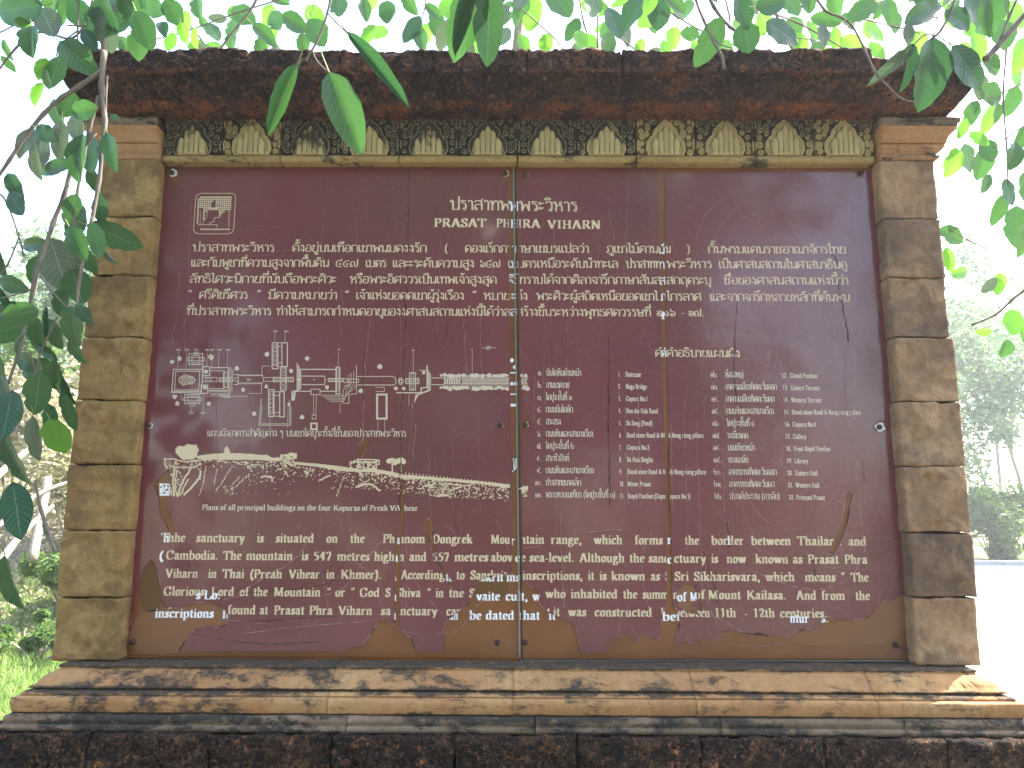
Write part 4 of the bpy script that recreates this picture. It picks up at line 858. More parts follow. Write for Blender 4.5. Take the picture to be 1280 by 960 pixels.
scat(D_, 60, 1154, 1224, lambda x: 378, 52, .6, 1.3)
for q in [(0,430)]: pass
ik.build('hillside_drawing', M['cream'], sign, YF-.0004, tears)
ik = Ink()
ik.poly([pan(*C_(50,342)), pan(*C_(118,345)), pan(*C_(122,424)), pan(*C_(52,426))])
for x, y, q, r in [(1102,180,1120,350),(1130,180,1148,240)]: line(ik, [D_(x, y), D_(x+4, r)], 1.6)
line(ik, [D_(1105,350), D_(1102,430)], 1.1); line(ik, [D_(1146,180), D_(1148,235), D_(1125,262)], 1.6)
for x, y in [(1118,270),(1140,315),(1115,425),(1145,425)]: blob(ik, *B_(x, y), 2.6)
for y in (352, 495): line(ik, [B_(1104,y), B_(1150,y)], 1.6)
line(ik, [B_(1120,568), B_(1145,568)], 3.6)
ik.build('white_print_fragment', M['white'], sign, -.0009)
ik = Ink()
for _ in range(16): blob(ik, *C_(random.uniform(58,112), random.uniform(350,420)), random.uniform(.6,1.4), 5)
ik.build('print_speckle', M['crackdark'], sign, -.0012)

# cracks
def cracks(name, mat, lst, y=YF-.0006, jit=1.1):
    ik = Ink()
    for w, *pts in lst:
        p = chaikin([tuple(q) for q in pts], 1); q = []
        for i in range(len(p)-1):
            L = math.hypot(p[i+1][0]-p[i][0], p[i+1][1]-p[i][1]); n = max(1, int(L/5))
            for k in range(n): t = k/n; q.append((p[i][0]+(p[i+1][0]-p[i][0])*t+random.uniform(-jit, jit), p[i][1]+(p[i+1][1]-p[i][1])*t+random.uniform(-jit, jit)*.5))
        q.append(p[-1]); q = [pan(*a) for a in q]; nq = len(q)
        base = w*.00262
        st = [base*(.25+1.2*random.random()**1.5) for _ in q]
        for i in range(nq-1):
            a, b = q[i], q[i+1]; L = math.hypot(b[0]-a[0], b[1]-a[1]) or 1e-9; nx, nz = -(b[1]-a[1])/L, (b[0]-a[0])/L
            ik.poly([(a[0]-nx*st[i]/2, a[1]-nz*st[i]/2), (a[0]+nx*st[i]/2, a[1]+nz*st[i]/2), (b[0]+nx*st[i+1]/2, b[1]+nz*st[i+1]/2), (b[0]-nx*st[i+1]/2, b[1]-nz*st[i+1]/2)])
    o = ik.build(name, M[mat], sign, y); 
    return o
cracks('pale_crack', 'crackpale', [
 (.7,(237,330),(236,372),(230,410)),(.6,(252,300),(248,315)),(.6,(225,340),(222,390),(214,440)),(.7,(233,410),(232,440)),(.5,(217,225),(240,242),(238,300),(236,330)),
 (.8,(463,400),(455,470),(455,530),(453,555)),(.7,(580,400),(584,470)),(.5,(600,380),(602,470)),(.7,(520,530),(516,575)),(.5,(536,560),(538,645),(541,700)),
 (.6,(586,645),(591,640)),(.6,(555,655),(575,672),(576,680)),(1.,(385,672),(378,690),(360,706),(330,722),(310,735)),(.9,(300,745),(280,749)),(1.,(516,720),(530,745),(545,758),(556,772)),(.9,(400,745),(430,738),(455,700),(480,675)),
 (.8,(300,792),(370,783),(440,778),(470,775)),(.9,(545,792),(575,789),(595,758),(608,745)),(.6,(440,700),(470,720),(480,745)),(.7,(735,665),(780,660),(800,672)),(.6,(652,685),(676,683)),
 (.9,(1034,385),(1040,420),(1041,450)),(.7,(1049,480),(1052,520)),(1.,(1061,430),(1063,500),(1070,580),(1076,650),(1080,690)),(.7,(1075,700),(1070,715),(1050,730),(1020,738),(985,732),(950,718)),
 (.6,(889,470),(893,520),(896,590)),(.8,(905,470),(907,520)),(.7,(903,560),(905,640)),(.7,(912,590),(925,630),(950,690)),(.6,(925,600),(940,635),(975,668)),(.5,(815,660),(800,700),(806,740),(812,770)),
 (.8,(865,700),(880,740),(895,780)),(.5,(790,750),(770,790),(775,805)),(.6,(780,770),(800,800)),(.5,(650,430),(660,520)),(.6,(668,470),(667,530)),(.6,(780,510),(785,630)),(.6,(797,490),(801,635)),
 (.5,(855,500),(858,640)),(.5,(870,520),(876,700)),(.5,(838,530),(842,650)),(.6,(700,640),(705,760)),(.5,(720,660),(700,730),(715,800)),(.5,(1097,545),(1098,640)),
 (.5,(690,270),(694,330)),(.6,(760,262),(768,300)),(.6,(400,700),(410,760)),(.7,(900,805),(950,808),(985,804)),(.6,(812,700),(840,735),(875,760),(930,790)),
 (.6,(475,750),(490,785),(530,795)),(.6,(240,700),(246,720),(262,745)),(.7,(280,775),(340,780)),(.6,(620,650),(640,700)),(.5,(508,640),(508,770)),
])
cracks('dark_crack', 'crackdark', [
 (1.4,(760.6,420),(761,450),(760,520),(761.5,560),(762,636)),(1.0,(512,210),(509,330),(507,400),(503.5,480),(501,560),(500,640)),(1.,(455,440),(454,500)),(.9,(560,400),(556,430)),
 (1.3,(921,378),(918,420),(917,470),(921,500)),(.6,(921,500),(923,560),(930,600)),(1.1,(1041,318),(1046,330)),(1.4,(1047,350),(1056,400),(1061,428)),(.9,(1077,575),(1080,600)),(.8,(1017,700),(1020,725),(1024,740)),
 (.6,(300,742),(390,735),(430,722)),(.8,(310,777),(360,774),(420,770)),(.7,(240,792),(320,806),(400,802)),(.8,(905,770),(925,790),(960,795)),(.7,(870,740),(880,775),(895,790)),(.8,(880,690),(890,725),(900,760)),
 (.6,(620,235),(622,262)),(.6,(556,300),(560,315)),(.6,(835,560),(836,640)),(.6,(640,580),(642,590)),(.7,(562,640),(575,668)),(.6,(410,735),(430,700),(450,690)),(.5,(370,740),(400,720),(435,690))])
# flat pale and dark lines painting light and shade of curled film along tears
lipk = []
for h in holes_px[:10]:
    n = len(h)
    for i in range(n):
        a, b_ = h[i], h[(i+1) % n]
        if max(a[1], b_[1]) > 813 or random.random() < .35: continue
        lipk.append((random.uniform(.5, 1.3), a, ((a[0]+b_[0])/2+random.uniform(-.4, .4), (a[1]+b_[1])/2+random.uniform(-.4, .4)), b_))
cracks('painted_film_curl', 'crackpale', [q for i, q in enumerate(lipk) if i % 3], jit=.3)
cracks('painted_film_curl', 'crackdark', [q for i, q in enumerate(lipk) if i % 3 == 0], y=YF-.0007, jit=.3)
web = []
def arc(cx, cy, rx, ry, a0, a1, w):
    n = 9; web.append((w, *[(cx+rx*(1+random.uniform(-.03,.03))*math.cos(R(a0+(a1-a0)*i/n)), cy-ry*(1+random.uniform(-.03,.03))*math.sin(R(a0+(a1-a0)*i/n))) for i in range(n+1)]))
cx, cy = 965, 312
for rx, ry, a0, a1, w in [(28,32,20,160,1.2),(58,50,10,170,1.0),(72,66,15,175,1.2),(98,82,10,170,1.1),(120,96,20,165,.7),(150,108,30,150,.6),(60,60,180,340,.5),(90,110,185,350,.5)]: arc(cx, cy, rx, ry, a0, a1, w)
for k in range(26):
    a = R(random.uniform(0, 360)); r0 = random.choice((28, 50, 66, 82)); r1 = r0+random.uniform(16, 40)
    web.append((.8, (cx+r0*math.cos(a), cy-r0*math.sin(a)*.95), (cx+(r0+r1)/2*math.cos(a+.04), cy-(r0+r1)/2*math.sin(a+.04)*.95), (cx+r1*math.cos(a-.03), cy-r1*math.sin(a-.03)*.95)))
for k in range(5): arc(990, 560, 40+k*26, 60+k*26, random.uniform(180, 220), random.uniform(300, 350), .6)
for k in range(5): arc(960, 500, 50+k*30, 70+k*22, random.uniform(0, 40), random.uniform(100, 170), .5)
for k in range(4): arc(730, 300, 30+k*26, 40+k*24, random.uniform(0, 60), random.uniform(110, 200), .5)
for k in range(3): arc(300, 230, 80+k*50, 30+k*30, random.uniform(190, 240), random.uniform(300, 340), .5)
cracks('faint_crack', 'crackweb', web, YF-.0005)
cracks('streak', 'crackweb', [(.6, (x, y), (x+random.uniform(-3,3), y+l/2), (x+random.uniform(-5,5), y+l)) for x, y, l in
   [(random.uniform(230, 1080), random.uniform(215, 640), random.uniform(60, 170)) for _ in range(46)]], YF-.00055)

# bolts, torn paper
def bolt(px, py, torn=0):
    x, z = pan(px, py); V = []; Fc = []
    n = 10; prof = [(.0085, 0), (.0085, -.004), (.0068, -.009), (.003, -.0115)]
    for r, y in prof:
        for i in range(n): V.append((x+r*math.cos(6.283*i/n), YF+y, z+r*math.sin(6.283*i/n)))
    for k in range(3):
        for i in range(n): j = (i+1) % n; Fc.append((k*n+i, k*n+j, (k+1)*n+j, (k+1)*n+i))
    Fc.append(tuple(range(3*n, 4*n)))
    o = mesh('bolt', V, Fc, M['rust'], sign)
    if torn:
        ik = Ink(); L = 13
        pts = [(px+torn*(5.2 if (i % 2) else 3.6)*random.uniform(.75, 1.2)*math.cos(6.283*i/L)+1*torn, py+torn*4.*random.uniform(.7, 1.2)*math.sin(6.283*i/L)) for i in range(L)]
        fillpoly(ik, pts); ik.build('torn_paper', M['torn'], sign, YF-.0012)
    return o
for a in [(216,217,1.3),(632,218,.9),(657,220,.8),(1075,217,0),(187,532,.95),(626,531,.8),(657,531,.8),(1098,534,1.5),(167,802,0),(622,803,.7),(656,803,.6),(1119,806,.8)]: bolt(*a)
# ------------------------------------------------------------------ ground
def ground_mat():
    t = NT('ground'); p = t.pos()
    sep = t.n('ShaderNodeSeparateXYZ'); t.l(p, sep.inputs[0])
    n1 = t.noise(p, .9, 6, .6); n2 = t.noise(p, 9, 8, .75); n3 = t.noise(p, 45, 4, .7)
    grass = t.ramp(n2, [(.35, (.05, .10, .02)), (.5, (.12, .19, .04)), (.65, (.27, .28, .12))])
    litter = t.ramp(n3, [(.35, (.06, .045, .03)), (.5, (.26, .21, .15)), (.62, (.48, .43, .36))])
    g = t.mix(t.ramp(n1, [(.42, 0.), (.55, 1.)]), grass, litter)
    up_ = t.ramp(t.math('MULTIPLY', sep.outputs[2], .5), [(.35, 0.), (.6, 1.)])
    g = t.mix(up_, g, litter)
    return t.fin(g, .95, t.bump(n2, .6, .05), .1)
def conc_mat(name, a, b):
    t = NT(name); p = t.pos()
    c = t.ramp(t.noise(p, 2.2, 8, .7), [(.35, a), (.65, b)])
    return t.fin(c, .9, t.bump(t.noise(p, 60, 4, .6), .3, .01), .2)
def terr(x, y):
    h = 0.
    k = max(0, min(1, (-x-1.6)/3.)) * max(0, min(1, (y-5.5)/6.))
    h += k*k*(3-2*k)*2.3
    k2 = max(0, min(1, (y-26)/25)); h += k2*2.0*(.6+.4*math.sin(x*.09))
    if y > 1.5 and x < 1: h += .07*noise.noise(Vector((x*.8, y*.8, 0)))
    return h
xs = sorted(set([round(-14+i*.35, 3) for i in range(80)]+[-900, -300, -120, -60, -35, -22, 18, 26, 40, 70, 140, 320, 900]))
ys = sorted(set([round(-6+i*.4, 3) for i in range(90)]+[-900, -300, -120, -60, -30, -15, 34, 40, 48, 60, 80, 120, 200, 400, 950]))
V = [(x, y, terr(x, y)) for y in ys for x in xs]; nx = len(xs)
Fc = [(j*nx+i, j*nx+i+1, (j+1)*nx+i+1, (j+1)*nx+i) for j in range(len(ys)-1) for i in range(nx-1)]
tag(mesh('ground', V, Fc, ground_mat()), kind='structure')
V = [(.6, 3.2, .012), (30, 3.2, .012), (30, 21, .012), (.6, 21, .012)]
tag(mesh('road', V, [(0, 1, 2, 3)], conc_mat('pale_concrete', (.40, .39, .36), (.52, .51, .48)), smooth=False), kind='structure')
V = [(-14, -8.6, .012), (14, -8.6, .012), (14, -.9, .012), (-14, -.9, .012)]
tag(mesh('pavement', V, [(0, 1, 2, 3)], conc_mat('grey_paving', (.07, .065, .06), (.12, .11, .10)), smooth=False), kind='structure')
kerb = tag(empty('kerb', (15, 21.2, 0)), 'pale concrete kerb along the far edge of the bright road', 'kerb')
kmat = conc_mat('kerb_concrete', (.30, .30, .30), (.42, .42, .41))
for i in range(28):
    x0 = .8+i*1.05
    V = [(x, y, z) for z in (.0, .14) for x, y in ((x0, 21.), (x0+1.03, 21.), (x0+1.03, 21.22), (x0, 21.22))]
    mesh('kerb_stone', V, [(3, 2, 1, 0), (4, 5, 6, 7), (0, 1, 5, 4), (1, 2, 6, 5), (2, 3, 7, 6), (3, 0, 4, 7)], kmat, kerb, smooth=False)
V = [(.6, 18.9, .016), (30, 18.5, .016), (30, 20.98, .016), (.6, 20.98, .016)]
tag(mesh('road_shade_strip', V, [(0, 1, 2, 3)], conc_mat('painted_road_shade', (.035, .04, .05), (.06, .065, .075)), smooth=False), kind='structure')  # dark strip laid as painted shade along the far side of the road
mesh_ = [(.8, 17.2, .018), (30, 16.4, .018), (30, 16.55, .018), (.8, 17.35, .018)]
tag(mesh('road_line', mesh_, [(0, 1, 2, 3)], flat('grey_road_line', (.14, .15, .18), .9), smooth=False), kind='structure')

# ------------------------------------------------------------------ masonry
def block(name, mat, parent, x0, x1, y0, y1, z0, z1, res=.014, rnd=.006, amp=.004, warp=None, rough=None, fs=14., seed=0, back=False):
    """a stone with its own edges: gridded box, rounded and worn, then warped"""
    nx, ny, nz = [max(2, int(round((b-a)/res))) for a, b in ((x0, x1), (y0, y1), (z0, z1))]
    ny = min(ny, 14)
    vs = {}; V = []; Fc = []
    def vid(i, j, k):
        key = (i, j, k)
        if key not in vs:
            nrm = Vector(((i == nx)-(i == 0), (j == ny)-(j == 0), (k == nz)-(k == 0)))
            p = Vector((x0+(x1-x0)*i/nx, y0+(y1-y0)*j/ny, z0+(z1-z0)*k/nz))
            nf = abs(nrm.x)+abs(nrm.y)+abs(nrm.z); c = p.copy()
            if nf > 1: p -= nrm*rnd*(.55+.45*noise.noise(c*40+Vector((seed, 0, 0))))
            nn = nrm.normalized()
            q = c*fs+Vector((seed*7.3, seed*3.1, seed))
            d = noise.fractal(q, .8, 2.1, 4)*amp
            if rough: d += rough(c, seed)
            p += nn*d if nf == 1 else nn*d*.6
            if warp: p = warp(p)
            vs[key] = len(V); V.append(p)
        return vs[key]
    for i in range(nx):
        for k in range(nz):
            Fc.append((vid(i, 0, k), vid(i+1, 0, k), vid(i+1, 0, k+1), vid(i, 0, k+1)))
            if back: Fc.append((vid(i+1, ny, k), vid(i, ny, k), vid(i, ny, k+1), vid(i+1, ny, k+1)))
    for j in range(ny):
        for k in range(nz):
            Fc.append((vid(0, j+1, k), vid(0, j, k), vid(0, j, k+1), vid(0, j+1, k+1)))
            Fc.append((vid(nx, j, k), vid(nx, j+1, k), vid(nx, j+1, k+1), vid(nx, j, k+1)))
        for i in range(nx):
            Fc.append((vid(i, j, nz), vid(i+1, j, nz), vid(i+1, j+1, nz), vid(i, j+1, nz)))
            Fc.append((vid(i, j+1, 0), vid(i+1, j+1, 0), vid(i+1, j, 0), vid(i, j, 0)))
    return mesh(name, V, Fc, mat, parent)

wall = empty('stone_sign_wall', (0, 0, 0))
M['sealant2'] = flat('dark_mortar', (.05, .038, .026), .95, .1)
tag(wall, 'stone frame wall with laterite cap, carved frieze, sandstone pillars and moulded base around the board', 'wall')
core = mesh('wall_core', [(x, y, z) for z in (.9, 2.87) for x, y in ((-1.35, .03), (1.35, .03), (1.35, .30), (-1.35, .30))],
     [(3, 2, 1, 0), (4, 5, 6, 7), (0, 1, 5, 4), (1, 2, 6, 5), (2, 3, 7, 6), (3, 0, 4, 7)], M['core'], wall, smooth=False)

mesh('wall_core', [(x, y, z) for z in (2.945, 3.0) for x, y in ((-1.41, -.16), (1.39, -.16), (1.39, .33), (-1.41, .33))],
     [(3, 2, 1, 0), (4, 5, 6, 7), (0, 1, 5, 4), (1, 2, 6, 5), (2, 3, 7, 6), (3, 0, 4, 7)], M['sealant2'], wall, smooth=False)
def rockface(c, seed):
    if c.y > -.02: return 0
    q = c*9+Vector((seed*5.1, 0, seed*2.7))
    a = noise.noise(q); b = noise.cell(Vector((c.x*16+seed, c.z*11+a*1.5, seed)))
    v = noise.voronoi(Vector((c.x*13+a, c.z*10+seed, seed*1.7)))[0]
    f = min(1, min(abs(abs(c.x)-1.189), abs(abs(c.x)-1.38))/.03)
    return (a*.0065 + b*.004 - max(0, .22-(v[1]-v[0]))*.018)*f + max(0, noise.noise(c*55)-.35)*-.012*(1-f)
zl = [2.716, 2.5159, 2.3172, 2.1105, 1.9093, 1.7084, 1.5056, 1.3059, 1.121]
zr = [2.716, 2.5123, 2.3154, 2.1182, 1.9133, 1.7115, 1.5102, 1.3191, 1.121]
xl = [-1.3777, -1.3768, -1.382, -1.3858, -1.3921, -1.3952, -1.3926, -1.3898]
xr = [1.3715, 1.3734, 1.3715, 1.3838, 1.3862, 1.3846, 1.386, 1.3796]
for side in (0, 1):
    sx = -1 if side == 0 else 1
    xa, xb = sorted((sx*1.196, sx*1.362)); cv = [(x, y, z) for z in (1.119, 2.714) for x, y in ((xa, -.026), (xb, -.026), (xb, .305), (xa, .305))]
    pil = mesh('pillar', cv, [(3, 2, 1, 0), (4, 5, 6, 7), (0, 1, 5, 4), (1, 2, 6, 5), (2, 3, 7, 6), (3, 0, 4, 7)], M['sealant2'], wall, smooth=False)
    pil['label'] = 'left pillar of ochre blocks' if side == 0 else 'right pillar of pinkish grey blocks'
    for i in range(8):
        za, zb = (zl if side == 0 else zr)[i+1], (zl if side == 0 else zr)[i]
        if side == 0: a, b = xl[i]+random.uniform(-.003, .003), -1.189+random.uniform(-.002, .002)
        else: a, b = 1.189+random.uniform(-.002, .004), xr[i]
        o = block('stone_block', M['pillar_l'] if side == 0 else M['pillar_r'], None, a, b, -.051+random.uniform(-.004, .003), .31, za+.0006, zb-.0006, .0085, .0028, .004, rough=rockface, seed=i+side*20)
        o.parent = pil; o['stain'] = ([.62, .42, .66, .40, .36, .60, .42, .46] if side == 0 else [.58, .82, .72, .42, .58, .40, .90, .34])[i]
# capitals over the pillars: fascia, cavetto, fillets
def sweep(name, mat, parent, prof, x0, x1, xin0, xin1, yback=.3, res=.02, amp=.0016, seed=0, offs=1.265):
    """profile (out, z) swept along the front, with mitred returns where the run ends"""
    plan = []
    V = []; Fc = []; rows = []
    n = max(2, int((x1-x0)/res))
    fine = []
    for a, b in zip(prof, prof[1:]):
        k = max(1, int(math.hypot(b[0]-a[0], b[1]-a[1])/.008))
        fine += [(a[0]+(b[0]-a[0])*i/k, a[1]+(b[1]-a[1])*i/k) for i in range(k)]
    fine.append(prof[-1])
    for r, (o, z) in enumerate(fine):
        row = []
        if xin0: row += [(-offs-o, yback-(yback+o)*i/12) for i in range(12)]
        xa = -offs-o if xin0 else x0; xb = offs+o if xin1 else x1
        row += [(xa+(xb-xa)*i/n, -o) for i in range(n+1)]
        if xin1: row += [(offs+o, -o+(yback+o)*(i+1)/12) for i in range(12)]
        ids = []
        for (x, y) in row:
            d = noise.fractal(Vector((x*22, z*30+y*22, seed*3.1)), .8, 2.1, 4)*amp + noise.noise(Vector((x*5, z*40, seed)))*amp*1.2
            if abs(z-fine[0][1]) > .002 and abs(z-fine[-1][1]) > .002:
                ch = noise.noise(Vector((x*60, z*80, y*60+seed*5))); d -= max(0, ch-.45)*.012
            V.append((x, y-d, z+d*.5)); ids.append(len(V)-1)
        rows.append(ids)
    for a, b in zip(rows, rows[1:]):
        for i in range(len(a)-1): Fc.append((b[i], b[i+1], a[i+1], a[i]))
    # close the run's cut ends so every length is a solid stone
    for e, flag in ((0, xin0), (-1, xin1)):
        if flag: continue
        bb = len(V)
        for ids in rows: V.append((V[ids[e]][0], .02, V[ids[e]][2]))
        for i in range(len(rows)-1):
            q = (rows[i][e], rows[i+1][e], bb+i+1, bb+i); Fc.append(q if e == 0 else q[::-1])
    return mesh(name, V, Fc, mat, parent)
base_prof = [(.0, 1.1215), (.070, 1.1205), (.079, 1.119), (.081, 1.112), (.077, 1.109), (.083, 1.104), (.096, 1.098), (.108, 1.090), (.116, 1.080), (.121, 1.071), (.133, 1.0685), (.133, 1.064), (.122, 1.0615), (.124, 1.059), (.138, 1.057), (.146, 1.052), (.147, 1.048), (.142, 1.0465), (.161, 1.0445), (.164, 1.041), (.164, 1.030), (.160, 1.010), (.156, 1.001), (.148, .9985)]
cuts = [-9, -1.02, -.53, -.005, .51, 1.02, 9]
for i in range(6):
    a, b = cuts[i], cuts[i+1]
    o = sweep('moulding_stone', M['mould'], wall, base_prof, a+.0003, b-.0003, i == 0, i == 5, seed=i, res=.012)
lip_prof = [(.10, 1.0008), (.163, 1.0005), (.174, .997), (.176, .985), (.170, .978), (.186, .974), (.188, .962), (.1, .955)]
for i in range(6):
    a, b = cuts[i], cuts[i+1]
    sweep('lip_stone', M['lip'], wall, lip_prof, a+.001+.06*(i > 0), b-.001+.06*(i < 5), i == 0, i == 5, seed=i+9, res=.012, amp=.003, offs=1.262)

def capital(side):
    s = -1 if side == 0 else 1
    prof = [(.05, 2.7165), (.062, 2.722), (.066, 2.733), (.050, 2.735), (.070, 2.748), (.082, 2.762), (.082, 2.767), (.066, 2.768), (.067, 2.771), (.087, 2.772), (.088, 2.781), (.094, 2.793), (.104, 2.806), (.114, 2.812), (.118, 2.815), (.119, 2.834), (.128, 2.838), (.130, 2.853), (.05, 2.860)]
    fine = []
    for a, b in zip(prof, prof[1:]):
        k = max(1, int(math.hypot(b[0]-a[0], b[1]-a[1])/.007)); fine += [(a[0]+(b[0]-a[0])*i/k, a[1]+(b[1]-a[1])*i/k) for i in range(k)]
    fine.append(prof[-1]); V = []; rows = []; Fc = []
    xin = 1.194
    for o, z in fine:
        row = [(xin, .02)]+[(xin+(1.325+o-xin)*i/16, -o) for i in range(17)]+[(1.325+o, -o+(.3+o)*(i+1)/12) for i in range(12)]
        ids = []
        for x, y in row:
            d = noise.fractal(Vector((x*22, z*30, side*3.1+y*20)), .8, 2.1, 4)*.0022
            yy = y if y >= 0 else y*.42-.026; V.append((s*x, yy-d, z)); ids.append(len(V)-1)
        rows.append(ids)
    for a, b in zip(rows, rows[1:]):
        for i in range(len(a)-1):
            q = (a[i], a[i+1], b[i+1], b[i]); Fc.append(q if s > 0 else q[::-1])
    k = next(i for i, q in enumerate(fine) if q[1] > 2.8165)*(len(rows[0])-1)
    mesh('capital', V, Fc[:k], M['capital'], wall); return mesh('capital_fascia', V, Fc[k:], M['lip'], wall)
capital(0); capital(1)

# carved lotus frieze
def lerp(tab, v):
    if v <= tab[0][0]: return tab[0][1]
    for (a, fa), (b, fb) in zip(tab, tab[1:]):
        if v <= b: t = (v-a)/(b-a); t = t*t*(3-2*t); return fa+(fb-fa)*t
    return tab[-1][1]
def sst(a, b, x): t = max(0, min(1, (x-a)/(b-a))); return t*t*(3-2*t)
OUT = [(0, .62), (.14, .70), (.30, .68), (.42, .58), (.48, .47), (.58, .44), (.70, .31), (.80, .14), (.86, .03), (.87, -.2)]
INN = [(0, .50), (.12, .53), (.26, .49), (.34, .40), (.38, .32), (.48, .28), (.58, .16), (.66, .03), (.67, -.2)]
PET = [(0, .115, .64), (.17, .105, .54), (-.17, .105, .54), (.35, .12, .36), (-.35, .12, .36)]
def tile_height(u, v, blobs):
    h = 0.; pet = 0.; au = abs(u)
    d = lerp(OUT, v)-au
    if d > 0:
        h = .42*sst(0, .05, d)+.10*sst(.0, .04, d)*(1-sst(.06, .14, d)); pet = .45*sst(.0, .05, d)
        d2 = lerp(INN, v)-au
        h -= .22*math.exp(-((d2)/.018)**2)
        if d2 > 0:
            h = .46; pet = 1.; best = 0
            for c, w_, tp in PET:
                ww = w_*(1.05-.25*(1-v/tp)) if v < tp else .001
                if v > tp*.75: ww *= math.sqrt(max(0, 1-((v-tp*.75)/(tp*.27))**2))
                q = abs(u-c*(1+.0*v))/max(ww, .001)
                if q < 1: best = max(best, (1-q*q)**.5)
            h += .55*best-.12
            if abs(u) < .012 and v < .5: h -= .12
    else:
        for (bx, bz, r, tall) in blobs:
            dx = (u-bx); dz = (v-bz)*1.5/tall
            q = math.hypot(dx, dz)/r
            if q < 1: h = max(h, .42*(1-q*q)**.5-.22*math.exp(-((q-.45)/.13)**2)+.10)
        if d > -.02: h = min(h, .05)
    if v < .012: h = max(h*.5, 0)
    return h, pet
def tile(cx, wd, soot, seed):
    rnd = random.Random(seed); zb, zt = 2.7385, 2.8885; nx, nz = 96, 70
    blobs = []
    for s in (-1, 1):
        for k in range(4): blobs.append((s*(.80+.02*rnd.random()), .10+k*.17, .105, 1.))
        for k in range(3): blobs.append((s*(.62-.02*k-.12*max(0, k-1)), .53+k*.14, .10, 1.3))
        blobs += [(s*.40, .80, .085, 1.5), (s*.22, .88, .08, 1.6), (s*.64, .93, .085, 1.2), (s*.95, .74, .075, 1.8), (s*.95, .25, .07, 2.4), (s*.80, .80, .08, 1.3), (s*.96, .94, .06, 1.), (s*.38, .97, .06, .9)]
    blobs.append((0, .92, .08, 1.4))
    blobs = [(a+rnd.uniform(-.03, .03), b_+rnd.uniform(-.03, .03), r_*rnd.uniform(.8, 1.2), tl*rnd.uniform(.8, 1.4)) for a, b_, r_, tl in blobs]
    V = []; Fc = []; rel = []; pt = []
    for j in range(nz+1):
        for i in range(nx+1):
            u = -1+2*i/nx; v = j/nz
            h, p = tile_height(u, v, blobs)
            h += .05*noise.noise(Vector((u*9, v*7, seed)))
            edge = min(1, min(i, nx-i, nz-j)/1.5); h *= edge
            V.append((cx+u*wd/2, -.030-.025*h-(0 if edge else -.004), zb+(zt-zb)*v)); rel.append(max(0., h)); pt.append(p*edge)
    for j in range(nz):
        for i in range(nx):
            a = j*(nx+1)+i; Fc.append((a, a+1, a+nx+2, a+nx+1))
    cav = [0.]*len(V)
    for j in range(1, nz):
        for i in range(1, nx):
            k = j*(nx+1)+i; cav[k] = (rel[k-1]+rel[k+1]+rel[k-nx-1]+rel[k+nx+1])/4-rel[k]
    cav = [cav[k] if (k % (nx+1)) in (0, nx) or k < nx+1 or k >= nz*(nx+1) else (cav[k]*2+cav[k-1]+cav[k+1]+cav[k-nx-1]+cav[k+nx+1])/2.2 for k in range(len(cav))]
    nb = len(V)
    ring = [i for i in range(nx+1)]+[j*(nx+1)+nx for j in range(1, nz+1)]+[nz*(nx+1)+i for i in range(nx-1, -1, -1)]+[j*(nx+1) for j in range(nz-1, 0, -1)]
    V += [(V[i][0], .03, V[i][2]) for i in ring]; n = len(ring)
    for i in range(n): k = (i+1) % n; Fc.append((ring[k], ring[i], nb+i, nb+k))
    rel += [0]*n; pt += [0]*n; cav += [0]*n
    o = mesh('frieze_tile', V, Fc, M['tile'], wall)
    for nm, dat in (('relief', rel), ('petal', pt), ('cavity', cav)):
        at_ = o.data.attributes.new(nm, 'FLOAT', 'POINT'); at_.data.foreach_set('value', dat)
    o['soot'] = soot
    return o
soots = [.66, .22, .78, .42, .74, .62, .64, .40, .12, .28, .26, .14]
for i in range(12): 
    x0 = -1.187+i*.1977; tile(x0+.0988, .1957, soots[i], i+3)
for i in range(6):
    x0 = -1.187+i*.3954
    block('frieze_fillet', M['frieze_fillet'], wall, x0+.001, x0+.3944, -.041, .02, 2.7125, 2.7375, .01, .003, .0015, seed=i+50)

# laterite cap, two courses, and plinth
def pitted(c, seed):
    q = c*26+Vector((seed*3.3, seed, 0))
    v = noise.voronoi(Vector((c.x*58, c.y*58, c.z*78))+Vector((seed, 0, 0)))[0][0]
    e = 0.
    if c.z > 3.: e = noise.fractal(Vector((c.x*13, c.y*13, seed)), .6, 2.2, 4)*.012
    return noise.fractal(q, .75, 2.1, 4)*.010-max(0, .40-v)*.034+e
def w_low(p):       # lower course leans outward as it rises
    t = max(0, min(1, (p.z-2.855)/.075)); off = .105*(t**.8)
    y = p.y-(off if p.y < .1 else 0)*max(0, min(1, (.1-p.y)/.15))
    x = p.x*(1+.030*(t-1)) if abs(p.x) > 1.2 else p.x
    return Vector((x, y, p.z))
cx_ = [-1.462, -1.09, -.815, -.53, -.24, .055, .36, .60, .87, 1.14, 1.462]
for i in range(10):
    a, b = cx_[i], cx_[i+1]
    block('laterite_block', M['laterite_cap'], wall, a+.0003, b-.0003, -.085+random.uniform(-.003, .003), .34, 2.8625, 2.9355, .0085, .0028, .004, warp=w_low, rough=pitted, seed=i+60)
cx2 = [-1.468, -1.12, -.86, -.565, -.27, .03, .33, .64, .90, 1.12, 1.458]
for i in range(10):
    a, b = cx2[i], cx2[i+1]
    hz = .0 if i not in (9,) else -.03
    block('laterite_block', M['laterite_cap'], wall, a+.0003, b-.0003, -.203+random.uniform(-.004, .004), .36, 2.9362, 3.018+hz+random.uniform(-.004, .004), .0085, .003, .007, rough=pitted, seed=i+80)
